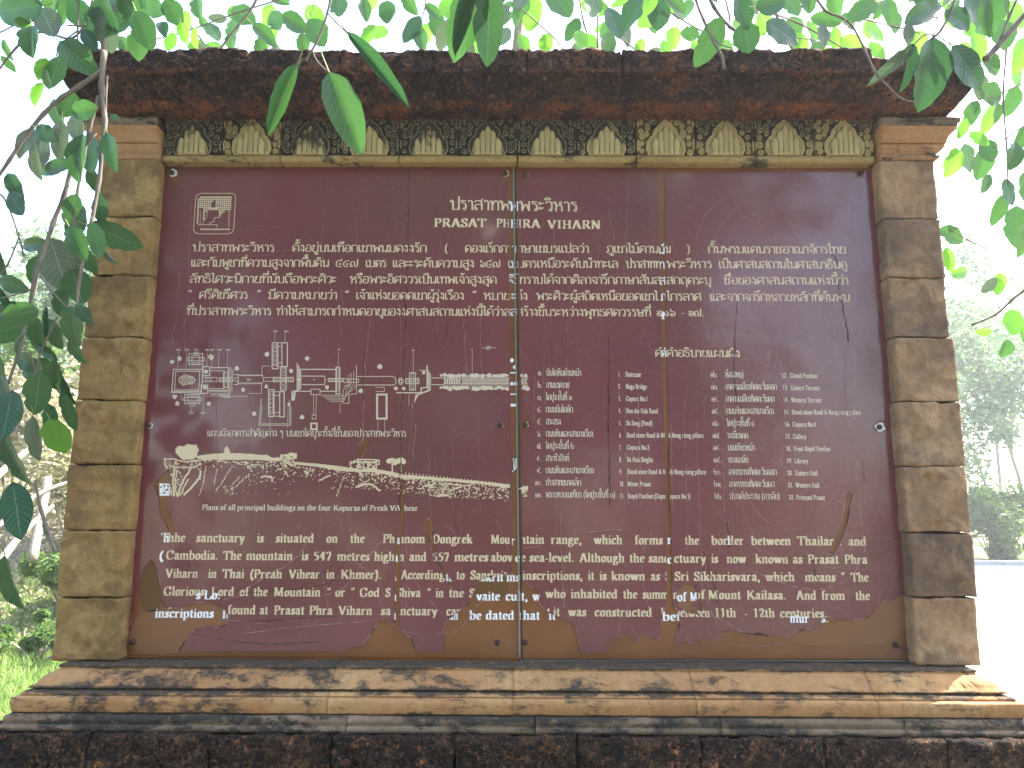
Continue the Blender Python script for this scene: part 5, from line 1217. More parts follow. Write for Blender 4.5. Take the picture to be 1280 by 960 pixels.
for r, (za, zb) in enumerate([(.645, .960), (.325, .643), (.0, .323)]):
    n = 9
    for i in range(n):
        a = -1.51+i*.3356; b = a+.3356
        if r == 1: a += .15 if i else 0; b += .15 if i < n-1 else 0
        block('laterite_block', M['laterite_base'], wall, a+.0004, b-.0004, -.215+random.uniform(-.003, .003), .42, za, zb, .010 if r == 0 else .03, .003, .005, rough=pitted if r == 0 else None, seed=i+100+r*12)
# ------------------------------------------------------------------ foliage
LEAF = {}
def leaf_mesh(mat, wr, var):
    key = (mat, round(wr, 2), var)
    if key in LEAF: return LEAF[key]
    rnd = random.Random(hash((mat, int(wr*100), var)) & 0xffff if False else int(wr*1000)+var*77+len(mat))
    nl, nw = 11, 6
    V = []; uv = []; Fc = []; fm = []
    fold = {0: .12, 1: .30, 2: .05, 3: .5}[var % 4]; curl = (.10, .28, -.08, .18)[var % 4]; tw = (.0, .25, -.2, .1)[var % 4]
    if wr < .3: fold = 1.7
    ww = wr*1.14 if wr >= .3 else wr*2.1
    for i in range(nl+1):
        t = i/nl
        w = ww/2*(math.sin(math.pi*min(1, t**.88))**.62 if 0 < t < 1 else 0)
        if i == nl: w = .004
        if i == 0: w = .008
        wl = w*(1+.07*rnd.uniform(-1, 1)); wr_ = w*(1+.07*rnd.uniform(-1, 1))
        if rnd.random() < .09 and 2 < i < nl-1: wl *= .82
        a = tw*t
        for j in range(nw+1):
            u = -1+2*j/nw; s = u*(wl if u < 0 else wr_)
            ang = math.atan(fold)
            y = s*math.cos(ang); z = abs(s)*math.sin(ang)+.015*math.sin(t*14+u*3)*abs(u)
            y, z = y*math.cos(a)-z*math.sin(a), y*math.sin(a)+z*math.cos(a)
            V.append((t-.03*curl*t, y, z-curl*t*t*.8+.012*math.sin(t*38-abs(u)*9)*(1-abs(u))*(1 if wr > .3 else 0))); uv.append(((u+1)/2, t))
    for i in range(nl):
        for j in range(nw):
            a = i*(nw+1)+j; Fc.append((a, a+nw+1, a+nw+2, a+1)); fm.append(0)
    b = len(V)                                          # leaf stalk
    for k in range(4):
        x = -.22*k/3; 
        for q in range(3): V.append((x, .011*math.cos(q*2.094), .011*math.sin(q*2.094)+.05*(k/3)**2)); uv.append((.5, .5))
    for k in range(3):
        for q in range(3): r = (q+1) % 3; Fc.append((b+k*3+q, b+k*3+r, b+(k+1)*3+r, b+(k+1)*3+q)); fm.append(1)
    me = bpy.data.meshes.new('leaf'); me.from_pydata(V, [], Fc); me.materials.append(M[mat]); me.materials.append(M['twig_green'])
    me.polygons.foreach_set('material_index', fm); me.polygons.foreach_set('use_smooth', [True]*len(Fc))
    l = me.uv_layers.new(name='UVMap'); l.data.foreach_set('uv', [c for lp in me.loops for c in uv[lp.vertex_index]]); me.update()
    LEAF[key] = me; return me
NL = [0]
def leaf(parent, px, py, L, ang, Y, wr=.5, mat='leaf_dark', tilt=None, roll=None, centre=True):
    """a leaf whose middle (or base) is seen at px,py; L in photo px at that depth, ang of its midrib"""
    NL[0] += 1
    L *= 1.04
    if tilt is None: tilt = random.uniform(-.35, .35)
    if roll is None: roll = random.uniform(-.4, .4)
    wr = min((.15, .22, .32, .42, .52, .64, .8), key=lambda q: abs(q-wr))
    me = leaf_mesh(mat, wr, NL[0] % 4)
    o = bpy.data.objects.new('leaf', me); COL.objects.link(o)
    a = R(ang); d = (rt*math.cos(a)+up*math.sin(a)); D = (d+fw*tilt).normalized()
    n = -fw; n = (n-D*n.dot(D)).normalized(); side = n.cross(D)
    n2 = n*math.cos(roll)+side*math.sin(roll); s2 = n2.cross(D)
    p = at(px, py, Y); depth = (p-CAM).dot(fw); Lm = L*depth/F_PX
    if centre: p = p-d*Lm*.5
    mt = Matrix.Identity(4)
    for i in range(3): mt[i][0], mt[i][1], mt[i][2], mt[i][3] = D[i]*Lm, s2[i]*Lm, n2[i]*Lm, p[i]
    o.parent = parent; o.matrix_parent_inverse = Matrix.Translation(-parent.location); o.matrix_basis = mt
    return o
def tube(name, pts, rads, mat, parent, sides=6):
    P = [Vector(p) for p in pts]
    # smooth the path
    Q = []; RR = []
    for i in range(len(P)-1):
        p0, p1, p2, p3 = P[max(0, i-1)], P[i], P[i+1], P[min(len(P)-1, i+2)]
        for k in range(4):
            t = k/4; Q.append(.5*((2*p1)+(p2-p0)*t+(2*p0-5*p1+4*p2-p3)*t*t+(3*p1-p0-3*p2+p3)*t*t*t)); RR.append(rads[i]+(rads[i+1]-rads[i])*t)
    Q.append(P[-1]); RR.append(rads[-1]); V = []; Fc = []
    for i, (q, r) in enumerate(zip(Q, RR)):
        d = (Q[min(i+1, len(Q)-1)]-Q[max(0, i-1)]).normalized(); s = d.cross(Vector((.13, .97, .2))).normalized(); t = d.cross(s)
        r *= 1+.12*noise.noise(q*30)+(.25 if i % 4 == 0 and r < .01 else 0)
        for k in range(sides): a = 6.2832*k/sides; V.append(q+s*r*math.cos(a)+t*r*math.sin(a))
    for i in range(len(Q)-1):
        for k in range(sides): j = (k+1) % sides; Fc.append((i*sides+k, i*sides+j, (i+1)*sides+j, (i+1)*sides+k))
    Fc.append(tuple(range(sides))[::-1]); Fc.append(tuple(range(len(V)-sides, len(V))))
    return mesh(name, V, Fc, mat, parent)
def twig(parent, pts, Y, r0, r1, mat='twig', Y1=None, name='twig'):
    Y1 = Y if Y1 is None else Y1; n = len(pts)
    P = [at(x, y, Y+(Y1-Y)*i/(n-1)) for i, (x, y) in enumerate(pts)]
    k = (P[0].y-CAM.y)/F_PX
    return tube(name, P, [(r0+(r1-r0)*i/(n-1))*k for i in range(n)], M[mat], parent)
def branch(label, loc=(0, -.4, 3.0), name='leafy_branch', cat='branch'):
    return tag(empty(name, loc), label, cat, 'fig branches hanging round the sign')
D_, Md, G_, B_r = 'leaf_dark', 'leaf_mid', 'leaf_grey', 'leaf_bright'

# branch hanging down the left side, in front of the pillar
b = branch('long fig branch hanging down along the left pillar with many dark green leaves', (-1.6, -.5, 2.6))
for pts, r0, r1 in [([(130,64),(127,110),(131,150),(127,190),(124,225),(112,290),(100,345),(94,400)],4.0,1.9),([(128,88),(100,107),(75,124),(55,142),(32,170),(12,200),(-6,226)],3.4,2.2),
    ([(124,120),(112,160),(104,200),(97,240),(92,280),(96,300)],2.6,1.6),([(134,95),(132,140),(133,170)],1.6,1.2),([(118,165),(92,205),(80,245),(66,280),(52,325),(42,355),(34,400),(20,450),(10,480)],3.4,1.8),
    ([(50,345),(72,372),(92,392)],1.2,.8),([(-4,240),(8,252),(22,290),(30,320)],1.6,1.2),([(26,290),(10,330),(-6,350)],1.2,1),([(72,395),(60,420),(48,450),(44,490)],1.2,.8),([(38,440),(46,470),(62,500)],1,.7),
    ([(-8,375),(20,368),(45,360)],1.1,.8),([(-10,438),(20,450)],1,.8),([(44,600),(52,640),(70,690)],1.6,2.6),([(-10,560),(8,540),(18,500)],1.4,1.)]:
    twig(b, pts, -.45, r0, r1)
for q in [(18,232,34,-60,.5,D_),(23,256,38,-52,.5,D_),(38,305,44,178,.45,Md),(140,294,66,-22,.42,Md),(128,313,44,-55,.2,G_),(69,331,66,-78,.62,G_),(44,338,36,-100,.5,Md),(96,280,52,-95,.5,Md),(98,303,44,-60,.5,Md),(118,300,44,-85,.42,D_),(108,325,38,-70,.5,Md),
    (20,357,44,-20,.42,Md),(8,388,36,-160,.5,D_),(28,392,40,-170,.6,Md),(45,420,48,-88,.5,Md),(68,418,40,-68,.5,Md),(92,408,50,-82,.5,Md),(96,358,46,-72,.62,Md),(78,378,36,-110,.6,Md),(105,392,30,-50,.5,D_),(57,405,44,-92,.15,D_),(7,414,54,200,.52,Md),(24,430,30,-120,.2,G_),
    (42,462,50,188,.5,Md),(30,452,40,160,.5,Md),(44,492,54,-102,.52,Md),(64,470,40,-95,.5,Md),(76,478,66,-76,.2,D_),(4,500,62,-80,.6,D_),(16,520,62,-88,.55,D_),(38,552,62,-96,.32,G_),(67,548,48,-78,.64,B_r),(12,580,70,-78,.45,D_),(27,638,72,-72,.42,D_),(12,733,76,-82,.52,Md),
    (66,525,40,-75,.42,Md),(95,440,34,-60,.42,Md),(64,672,44,-62,.15,G_),(0,330,36,-80,.3,D_),(2,372,40,-60,.2,D_),(-6,460,60,-60,.5,Md),(-14,640,60,-70,.5,D_),(-20,540,66,-110,.5,Md),(80,350,26,-30,.5,D_),(-6,305,30,-80,.15,D_),(84,515,50,-72,.3,Md),(56,440,30,-40,.4,D_)]:
    leaf(b, q[0], q[1], q[2], q[3], -.45+random.uniform(-.10, .08), q[4], q[5])
b = branch('dense cluster of fig leaves covering the top left corner of the stone cap', (-1.4, -.4, 3.1))
for pts, r0, r1 in [([(95,-40),(98,0),(97,30),(98,62)],1.6,1.2),([(-10,100),(20,60),(50,40),(90,48),(110,20),(120,-20)],1.4,1.6),([(98,38),(80,52),(70,70)],1.2,.8),([(-10,45),(20,30),(40,10)],1,.8),([(85,32),(120,30),(160,10)],1,1.2),([(130,66),(128,30),(134,-30)],3.8,3.8)]:
    twig(b, pts, -.4, r0, r1)
for q in [(20,8,64,182,.6,D_),(133,14,44,-78,.85,D_),(62,30,44,-62,.6,G_),(42,54,42,-82,.62,Md),(132,44,38,-92,.72,G_),(98,71,58,-38,.5,Md),(72,94,48,-97,.5,Md),(151,34,54,-136,.5,Md),(180,38,50,-68,.5,Md),(172,54,38,-100,.6,Md),(190,10,48,-32,.52,Md),(206,38,22,-70,.6,D_),
    (98,16,42,-50,.6,D_),(117,28,40,-110,.6,D_),(85,131,34,-118,.6,Md),(104,138,36,-165,.6,Md),(70,141,34,-80,.6,D_),(34,180,40,-118,.5,G_),(50,193,52,-95,.5,G_),(75,176,48,-95,.42,G_),(60,168,34,-30,.5,D_),(66,209,50,198,.32,D_),(95,160,34,-80,.5,G_),(101,199,60,-95,.5,Md),
    (117,196,50,-80,.52,D_),(139,190,48,-78,.45,D_),(134,188,26,-60,.5,Md),(118,226,34,-70,.5,Md),(145,148,16,-30,.5,Md),(8,62,26,-70,.32,Md),(10,80,26,-50,.32,B_r),(48,118,30,-110,.52,B_r),(55,88,30,-100,.5,B_r),(57,98,22,-90,.6,Md),(160,8,40,-60,.6,Md),(80,12,34,-110,.52,Md),(112,50,30,-60,.5,D_),
    (124,262,36,-95,.5,D_),(88,262,40,-110,.5,Md),(130,-14,44,-60,.6,D_),(60,-10,50,-100,.5,Md),(172,-14,44,-80,.5,D_),(30,30,26,-30,.4,B_r),(45,205,38,-88,.42,G_),(215,14,34,-60,.6,Md),(228,40,24,-80,.5,B_r)]:
    leaf(b, q[0], q[1], q[2], q[3], -.38+random.uniform(-.12, .08), q[4], q[5])
b = branch('sprig of three long fig leaves hanging before the cap left of centre', (-.6, -.7, 3.1))
for pts, r0, r1 in [([(418,-40),(413,0),(405,30),(397,50),(388,66),(382,76)],2.0,1.5),([(408,14),(420,28),(435,42)],1.,.9),([(390,62),(396,76),(410,90)],1.1,1.),([(384,72),(376,76),(372,84)],1.1,1.)]: twig(b, pts, -.7, r0, r1)
for x, y, L, a, wr, mt in [(372,80,92,-114,.22,Md),(411,90,101,-68,.42,Md),(434,40,114,-49,.15,D_)]: leaf(b, x, y, L, a, -.7, wr, mt, tilt=.1, roll=.1, centre=False)
b = branch('two big fig leaves hanging side by side above the middle of the cap', (-.1, -.8, 3.2))
twig(b, [(606,-60),(604,-36),(603,-20)], -.75, 2., 1.6)
for x, y, L, a, wr, mt in [(602,-26,98,-111,.42,Md),(612,-26,104,-92,.32,Md),(593,-20,84,-107,.2,D_)]: leaf(b, x, y, L, a, -.75, wr, mt, tilt=.1, roll=.1, centre=False)
b = branch('thin bare twig reaching over the cap right of centre with one pale leaf', (.6, -.5, 3.2))
twig(b, [(864,-40),(870,0),(880,26),(892,52),(902,70),(905,86)], -.5, 1.6, 2.2); twig(b, [(880,-20),(893,10),(914,35),(930,42)], -.3, 2.6, 2.); twig(b, [(890,45),(900,55),(915,60)], -.5, 1., .8)
for q in [(903,22,64,-118,.4,Md),(920,-4,40,-60,.6,D_)]: leaf(b, q[0], q[1], q[2], q[3], -.5, q[4], q[5], tilt=.1, roll=.2, centre=False)
leaf(b, 935, 46, 36, -75, -.45, .8, D_)
b = branch('fig sprig hanging before the right end of the cap, one leaf very broad and dark', (1.2, -.6, 3.1))
for pts, r0, r1 in [([(1200,-30),(1190,10),(1176,38),(1165,48)],2.,1.6),([(1012,-20),(1030,12),(1052,22),(1066,34),(1080,60),(1094,90),(1110,108),(1128,124),(1150,128)],2.0,1.1),([(1168,44),(1155,44),(1144,54)],1.2,.9),([(1170,42),(1180,50),(1190,57)],1.1,.9),([(1150,42),(1140,38),(1120,34),(1070,22)],1.,1.),([(1290,8),(1262,40),(1245,60),(1232,74)],3.4,4.2),([(1275,-10),(1262,20),(1250,50)],1.8,1.4)]: twig(b, pts, -.55, r0, r1)
for x, y, L, a, wr, mt in [(1166,46,86,-93,.52,D_),(1190,57,66,-48,.5,D_),(1143,55,66,-136,.22,G_),(1141,54,60,-105,.2,D_),(1130,30,66,28,.42,D_),(1180,15,40,-25,.5,D_)]: leaf(b, x, y, L, a, -.55, wr, mt, tilt=.12, roll=.12, centre=False)
for q in [(1235,20,52,-90,.5,Md),(1215,12,50,-85,.5,D_),(1200,24,36,-40,.6,D_),(1136,42,26,-88,.5,G_),(1155,-4,44,-30,.5,D_),(979,40,48,-32,.62,D_),(965,4,40,10,.6,D_),(1080,12,48,30,.42,Md),(1033,26,40,-10,.42,Md),(1028,46,34,-95,.4,G_),(1015,-6,34,-80,.5,Md),(1255,-6,50,-60,.5,D_)]: leaf(b, q[0], q[1], q[2], q[3], -.5+random.uniform(-.1, .1), q[4], q[5])

# right-hand hanging leaves, a little behind the wall's plane
b = branch('loose fig branches hanging in the light beyond the right pillar', (1.9, .4, 2.6))
for pts, r0, r1 in [([(1262,-20),(1258,60),(1254,120),(1258,180),(1260,230)],1.4,1.),([(1290,355),(1265,375),(1245,393),(1215,406)],1.8,1.2),([(1230,110),(1250,116),(1290,98)],1.,.8),([(1290,150),(1262,170),(1240,185)],1.,.8),([(1186,286),(1210,300),(1236,312)],.8,.6)]: twig(b, pts, .15, r0, r1)
for q in [(1193,203,36,-95,.6,B_r),(1212,197,36,-70,.64,Md),(1228,205,38,-95,.6,Md),(1236,188,30,-60,.6,D_),(1266,196,34,-100,.64,Md),(1262,240,34,-70,.5,D_),(1250,262,40,-110,.42,Md),(1268,284,52,-95,.52,Md),(1190,294,36,-25,.55,Md),(1188,325,32,-70,.4,B_r),(1205,340,34,10,.4,B_r),(1236,357,26,-140,.5,G_),(1250,355,28,-90,.5,B_r),
    (1264,404,34,-100,.6,B_r),(1258,437,24,-90,.8,Md),(1244,116,36,-20,.6,Md),(1230,108,34,-60,.5,G_),(1216,142,34,-110,.5,Md),(1236,150,38,-110,.42,B_r),(1268,126,36,-100,.5,Md),(1275,70,44,-100,.5,B_r),(1272,96,30,-80,.6,B_r),(1240,80,34,-40,.6,Md),(1252,45,40,-90,.6,Md),(1225,60,40,-60,.6,B_r),(1265,20,40,-60,.6,B_r),
    (1280,170,40,-110,.5,Md),(1284,235,40,-80,.5,Md),(1285,300,44,-80,.5,Md),(1232,230,26,-120,.5,Md),(1277,420,30,-80,.5,B_r),(1205,160,26,-110,.5,B_r),(1248,140,26,-80,.5,Md),(1222,176,28,-50,.5,B_r),(1294,120,40,-90,.5,Md),(1230,415,20,180,.4,B_r)]:
    leaf(b, q[0], q[1], q[2], q[3], .12+random.uniform(-.15, .4), q[4], q[5])

# the canopy behind the cap belongs to a fig tree standing behind the wall
fig = tag(empty('fig_tree', (-.1, 1.9, 0)), 'fig tree behind the wall whose bright leaves fill the sky over the cap', 'tree')
tube('trunk', [(-.08, 1.9, 0), (-.10, 1.88, 1.4), (-.06, 1.85, 2.8), (-.065, 1.8, 3.6), (.02, 1.7, 4.6)], [.05, .042, .036, .032, .025], M['trunk'], fig, 8)
tube('branch', [(-.10, 1.9, 2.2), (-.14, 1.82, 3.1), (-.10, 1.75, 3.8), (-.22, 1.4, 4.7)], [.03, .022, .02, .015], M['trunk'], fig, 6)
for pts, Y, r0, r1 in [([(340,-50),(318,5),(285,48),(272,66)],.5,1.8,1.6),([(190,50),(230,40),(300,15),(380,-10)],.8,.8,1.2),([(650,10),(690,45),(705,64)],.9,1.,.8),([(720,-30),(730,30),(745,64)],1.3,1.2,1.),([(760,-40),(748,0),(747,60)],.9,1.,1.),([(830,10),(870,35),(925,60)],.7,1.3,.9),
    ([(945,10),(1000,30),(1060,64)],.6,1.4,1.),([(535,-30),(530,15),(520,30)],.5,1.,.8),([(575,60),(560,20),(600,-30)],1.,.9,1.2),([(900,-30),(912,20),(918,38),(1020,50)],.8,1.4,.8),([(960,-10),(990,60),(1030,72)],1.1,2.2,1.8),([(400,-20),(385,30),(380,52)],1.,.8,.6),([(800,66),(770,40),(740,-20)],1.5,1.2,1.6),([(200,-10),(236,30),(260,60)],.9,1.2,.9)]:
    twig(fig, pts, Y, r0, r1, name='branchlet')
nf = 0
for q in [(367,26,34,-22,.6,Md),(346,28,30,-60,.6,Md),(330,42,36,-40,.55,Md),(397,42,40,-62,.6,Md),(379,54,24,-90,.6,Md),(424,12,32,-80,.62,Md),(456,12,30,-75,.55,Md),(484,16,30,-90,.6,Md),(512,6,28,-50,.5,Md),(515,38,40,-118,.42,D_),(527,52,34,-75,.5,Md),(545,28,34,-90,.52,Md),(556,42,40,-120,.5,G_),(562,14,34,-60,.6,B_r),(541,14,26,-40,.5,Md),
    (700,6,48,-60,.62,Md),(716,36,30,-122,.55,D_),(725,52,28,-100,.6,B_r),(650,8,28,-90,.8,Md),(768,30,42,-70,.52,D_),(790,18,48,-118,.52,D_),(824,17,38,-92,.62,D_),(842,48,28,-90,.7,B_r),(655,54,24,-60,.6,B_r),(682,55,26,-100,.62,B_r),(740,55,28,-60,.6,B_r),(845,4,34,-30,.6,Md),(762,58,34,-100,.4,Md),(800,60,24,-100,.5,B_r),(862,42,24,180,.6,Md),(872,60,22,-60,.6,B_r),(906,62,26,-110,.6,B_r),(812,4,34,-100,.5,B_r),(740,10,34,-100,.6,Md),
    (250,12,30,-80,.6,Md),(228,28,30,-110,.6,B_r),(290,52,22,-90,.8,Md),(268,42,30,-60,.5,Md),(243,47,26,-100,.5,B_r),(305,20,34,-30,.6,Md),(325,60,24,-80,.6,Md),(213,52,24,-110,.5,B_r),(256,60,22,-20,.5,G_),(955,28,30,-95,.6,B_r),(1000,58,34,-70,.52,B_r),(1020,64,26,-100,.5,Md),(1055,60,30,170,.5,Md),(1096,40,30,-30,.6,B_r),(1075,66,30,20,.5,Md),(990,8,30,-60,.6,Md),(1045,4,36,-70,.55,Md),(1095,66,30,-60,.5,B_r),(1110,16,34,-80,.5,Md)]:
    leaf(fig, q[0], q[1], q[2], q[3], .5+random.uniform(-.2, .6), q[4], q[5]); nf += 1
rr = random.Random(31)
while nf < 286:
    x = rr.uniform(140, 1270)
    dens = .25 if 410 < x < 560 else (.6 if x < 410 else 1.)
    if rr.random() > dens: continue
    y = rr.uniform(-90, 70); Y = rr.uniform(.7, 2.6)
    if y > 30 and rr.random() < .35: continue
    leaf(fig, x, y, rr.uniform(58, 84)/(Y+2.4)*1.55, -90+rr.gauss(0, 40), Y, rr.choice((.42, .52, .64)), rr.choice((Md, B_r, B_r, Md, B_r, G_))); nf += 1

# ------------------------------------------------------------------ planting and trees beyond
def quads(n, fn, size, seed, flatz=.6):
    r = random.Random(seed); V = []; Fc = []
    for i in range(n):
        c = fn(r)
        if c is None: continue
        a = Vector((r.gauss(0, 1), r.gauss(0, 1), r.gauss(0, flatz))).normalized(); b_ = a.cross(Vector((r.gauss(0, 1), r.gauss(0, 1), r.gauss(0, 1)))).normalized()
        s = size*r.uniform(.6, 1.4); k = len(V)
        V += [c-a*s, c-b_*s*.45, c+a*s, c+b_*s*.45]; Fc.append((k, k+1, k+2, k+3))
    return V, Fc
def foliage_mat(name, c0, c1, tr, trw=.3):
    t = NT(name); p = t.pos()
    c = t.mix(t.ramp(t.noise(p, 2.5, 5, .7), [(.35, 0.), (.65, 1.)]), c0, c1); t.fin(c, .6, None, .3)
    tl = t.n('ShaderNodeBsdfTranslucent'); tl.inputs[0].default_value = (*tr, 1)
    mx = t.n('ShaderNodeMixShader'); mx.inputs[0].default_value = trw
    t.l(t.p.outputs[0], mx.inputs[1]); t.l(tl.outputs[0], mx.inputs[2]); t.l(mx.outputs[0], t.out.inputs[0]); return t.m
M['fol'] = foliage_mat('green_foliage', (.045, .09, .022), (.10, .165, .04), (.18, .32, .055))
M['fol_washed'] = foliage_mat('washed_out_foliage', (.10, .16, .10), (.18, .24, .16), (.25, .36, .16))  # paler copy of the foliage, imitating glare that washes out distant trees
M['fol_dry'] = foliage_mat('dry_foliage', (.26, .23, .14), (.46, .43, .30), (.42, .40, .20))
def clumps(r, cx, cy, cz, rx, ry, rz, n):
    return [(Vector((cx+r.gauss(0, .45)*rx, cy+r.gauss(0, .45)*ry, cz+r.gauss(0, .45)*rz)), r.uniform(.22, .42)*min(rx, rz)) for _ in range(n)]
def tree(label, x, y, h, cr, leafs, mat, seed, size=.1, tr=.12, lean=0, ncl=22, name='tree', group='trees beyond the sign', low=.45):
    r = random.Random(seed); z = terr(x, y)
    t = tag(empty(name, (x, y, z)), label, 'tree', group)
    top = Vector((x+lean, y, z+h*.72)); tube('trunk', [(x, y, z-.1), (x+lean*.3, y, z+h*.3), tuple(top)], [tr, tr*.75, tr*.4], M['trunk'], t, 8)
    cl = clumps(r, x+lean, y, z+h*.72, cr, cr, h*(1-low)*.5, ncl)
    for c, q in cl[:7]:
        st = Vector((x+lean*.4, y, z+h*r.uniform(.3, .6))); tube('limb', [tuple(st), tuple(st.lerp(c, .5)+Vector((0, 0, .1*h*r.random()))), tuple(c)], [tr*.4, tr*.25, tr*.08], M['trunk'], t, 5)
    def fn(rr_):
        c, q = rr_.choice(cl); v = Vector((rr_.gauss(0, 1), rr_.gauss(0, 1), rr_.gauss(0, 1))).normalized()*q*rr_.random()**.4; return c+v
    V, Fc = quads(leafs, fn, size, seed); mesh('crown', V, Fc, M[mat], t, smooth=False)
    return t
def shrub(label, x, y, w_, h, leafs, mat, seed, size=.06, name='shrub', group='shrubs beyond the sign'):
    r = random.Random(seed); z = terr(x, y); t = tag(empty(name, (x, y, z)), label, 'shrub', group)
    cl = clumps(r, x, y, z+h*.5, w_*.6, w_*.4, h*.4, 16)
    for c, q in cl[:6]: tube('stem', [(x+r.uniform(-.1, .1), y, z-.05), tuple(c.lerp(Vector((x, y, z)), .5)), tuple(c)], [.02, .014, .006], M['trunk'], t, 5)
    def fn(rr_):
        c, q = rr_.choice(cl); v = Vector((rr_.gauss(0, 1), rr_.gauss(0, 1), rr_.gauss(0, 1))).normalized()*q*rr_.random()**.4*1.3
        p = c+v; return p if p.z > z else None
    V, Fc = quads(leafs, fn, size, seed); mesh('foliage', V, Fc, M[mat], t, smooth=False); return t
# right: planting across the road
shrub('rounded green shrub across the road just right of the right pillar', 15.7, 23.8, 2.2, 3.1, 7500, 'fol', 1, .11)
shrub('low green hedge behind the far kerb at the right edge', 18.2, 23.2, 2.6, 1.5, 5200, 'fol', 2, .1)
shrub('broad low shrub behind the kerb further right, out toward the road end', 21., 23.6, 3.4, 1.9, 4200, 'fol', 3, .11)
shrub('dark shrub across the road hidden mostly by the right pillar', 12.4, 24.2, 2.6, 2.2, 3600, 'fol', 4, .11)
tree('tall pale tree with an open crown across the road at the right edge', 19.4, 27, 9.5, 3.8, 8200, 'fol_washed', 5, .13, .08, -1.4, 36, low=.0)
tree('slender pale tree leaning left behind the rounded shrub', 17.6, 26, 7., 2.2, 4200, 'fol_washed', 6, .11, .05, -1.2, 22, low=.3)
tree('wide pale tree far behind the road, right of the others', 22, 33, 11, 4.5, 4600, 'fol_washed', 7, .16, .09, 0, 26)
tree('dense green tree far behind the middle of the wall', 2, 34, 9, 4.5, 4200, 'fol', 8, .16, .2, 0, 24)
tree('green tree on the bank far behind the left part of the wall', -6, 30, 8, 4., 4200, 'fol', 9, .15, .2, 0, 24)
# left: brush on the bank
shrub('dry brown brush pile on the bank beside the left pillar', -6.0, 8.2, 1.5, 2.2, 6200, 'fol_dry', 11, .05)
shrub('dry leafy brush at the far left on the bank', -7.5, 9.0, 1.9, 2.8, 6600, 'fol_dry', 12, .055)
shrub('small green bush at the foot of the bank by the pale trunk', -5.3, 7.0, 1.1, .9, 4200, 'fol', 13, .04)
shrub('green bush higher on the bank behind the dry brush', -8.6, 11.6, 2.4, 2.6, 6200, 'fol', 14, .08)
shrub('low green undergrowth at the left edge of the grass', -4.9, 5.7, 1.2, .45, 3000, 'fol', 15, .04)
tree('pale tree on top of the left bank seen between the hanging leaves', -11., 14, 5.2, 2.6, 5200, 'fol_washed', 16, .1, .12, .3, 24)
tree('second pale tree on the left bank, further back and smaller', -14.5, 17, 6, 2.8, 4200, 'fol_washed', 17, .12, .14, 0, 22)
def log(label, a, b_, r0, r1, name='fallen_branch', cat='branch', sag=.1):
    m_ = ((Vector(a)+Vector(b_))/2+Vector((0, 0, sag)))
    o = tube(name, [a, tuple(m_), b_], [r0, (r0+r1)/2, r1], M['trunk'], None, 8); tag(o, label, cat); return o
p1, p2 = at(40, 700, 6.2), at(60, 598, 6.8)
log('pale upright tree stump leaning beside the left pillar', tuple(p1), tuple(p2), .055, .045, 'tree_stump', 'stump', 0)
log('long pale fallen branch lying across the brush on the left', tuple(at(-30, 520, 6.6)), tuple(at(88, 476, 7.2)), .06, .03)
log('crooked pale branch lying low in front of the brush', tuple(at(-20, 610, 6.)), tuple(at(78, 545, 6.8)), .05, .025)
log('thin fallen branch sloping down to the left edge of the grass', tuple(at(-30, 745, 5.2)), tuple(at(66, 632, 6.2)), .05, .02)
log('slender dry branch crossing behind the upright stump', tuple(at(-10, 664, 6.)), tuple(at(92, 600, 7.)), .03, .015)
# leaf litter and grass on the left
def on_ground(x0, x1, y0, y1, dz):
    def fn(r):
        x = r.uniform(x0, x1); y = r.uniform(y0, y1); return Vector((x, y, terr(x, y)+r.uniform(0, dz)))
    return fn
V, Fc = quads(16000, on_ground(-9.5, -2.2, 6.0, 12, .08), .045, 41, 1.)
tag(mesh('leaf_litter', V, Fc, M['fol_dry'], smooth=False), 'pale dry leaves strewn over the bank left of the sign', 'leaf litter', kind='stuff')
def blades(n, seed):
    r = random.Random(seed); V = []; Fc = []
    for i in range(n):
        x = r.uniform(-6.5, -1.6); y = r.uniform(2.5, 8.); z = terr(x, y); a = r.uniform(0, 6.28); h = r.uniform(.04, .13); w_ = .012; k = len(V)
        V += [(x-w_*math.cos(a), y-w_*math.sin(a), z), (x+w_*math.cos(a), y+w_*math.sin(a), z), (x+r.gauss(0, .04), y+r.gauss(0, .04), z+h)]; Fc.append((k, k+1, k+2))
    return V, Fc
V, Fc = blades(34000, 5)
tag(mesh('grass', V, Fc, foliage_mat('grass_blade', (.09, .16, .03), (.20, .28, .08), (.3, .45, .1)), smooth=False), 'sunlit grass on the slope left of the sign', 'grass', kind='stuff')
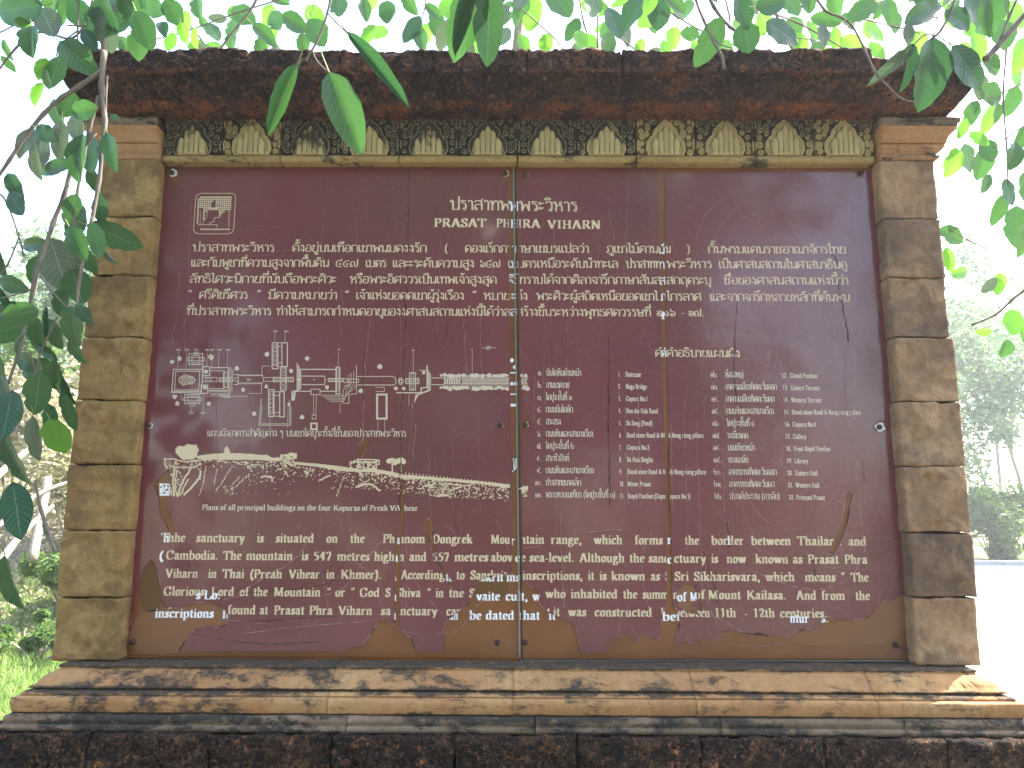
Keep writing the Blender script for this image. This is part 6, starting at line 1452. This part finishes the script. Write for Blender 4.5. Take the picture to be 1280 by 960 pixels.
# trees behind the viewer: their gaps of sky show as soft patches in the glossy board
for i, (x, y, h, cr, lo_, n_) in enumerate([(-1.2, -11, 9, 3.4, -.25, 9000), (2.1, -10.6, 8, 2.5, -.3, 8000), (-8.8, -12.5, 10, 3.6, -.3, 8000), (-5., -14, 12, 3.6, .42, 7000), (10.4, -13.5, 9, 3.0, .5, 6000), (14, -12, 8, 3.2, -.2, 6000)]):
    tree(['leafy tree across the path facing the left half of the board', 'leafy tree across the path facing the right half of the board', 'dense tree across the path behind the viewer, to the left', 'tall bare-stemmed tree across the path, its crown high', 'high-crowned tree across the path, to the right', 'bushy tree across the path at the far right'][i], x, y, h, cr, n_, 'fol', 60+i, .24, .16, 0, 44, group='trees across the path facing the sign', low=lo_)
for i, x in enumerate((-10.5, -7., -3.6, -.4, 2.8, 6.2, 9.6)):
    shrub(['leafy shrub across the path at its left end', 'leafy shrub under the dense left-hand tree across the path', 'low leafy shrub before the bare-stemmed tree across the path', 'leafy shrub at the foot of the tree facing the left half of the board', 'leafy shrub at the foot of the tree facing the right half of the board', 'leafy shrub before the high-crowned tree across the path', 'leafy shrub at the right end of the row across the path'][i], x, -9.6, 2.6, 1.15 if i == 2 else 1.9, 2600, 'fol', 80+i, .16, group='shrubs across the path facing the sign')

hz = bpy.data.materials.new('glare_veil_volume'); hz.use_nodes = True; nt = hz.node_tree  # thin volume added to imitate lens glare veiling the scene
for n_ in list(nt.nodes):
    if n_.type == 'BSDF_PRINCIPLED': nt.nodes.remove(n_)
pv = nt.nodes.new('ShaderNodeVolumePrincipled'); pv.inputs['Color'].default_value = (.92, .95, 1, 1); pv.inputs['Density'].default_value = .0022; pv.inputs['Anisotropy'].default_value = .35
nt.links.new(pv.outputs[0], nt.nodes['Material Output'].inputs['Volume'])
x0, x1, y0, y1, z0, z1 = -60, 60, -30, 60, -1.2, 14
V = [(x, y, z) for z in (z0, z1) for x, y in ((x0, y0), (x1, y0), (x1, y1), (x0, y1))]
tag(mesh('glare_veil', V, [(3, 2, 1, 0), (4, 5, 6, 7), (0, 1, 5, 4), (1, 2, 6, 5), (2, 3, 7, 6), (3, 0, 4, 7)], hz, smooth=False), kind='stuff')
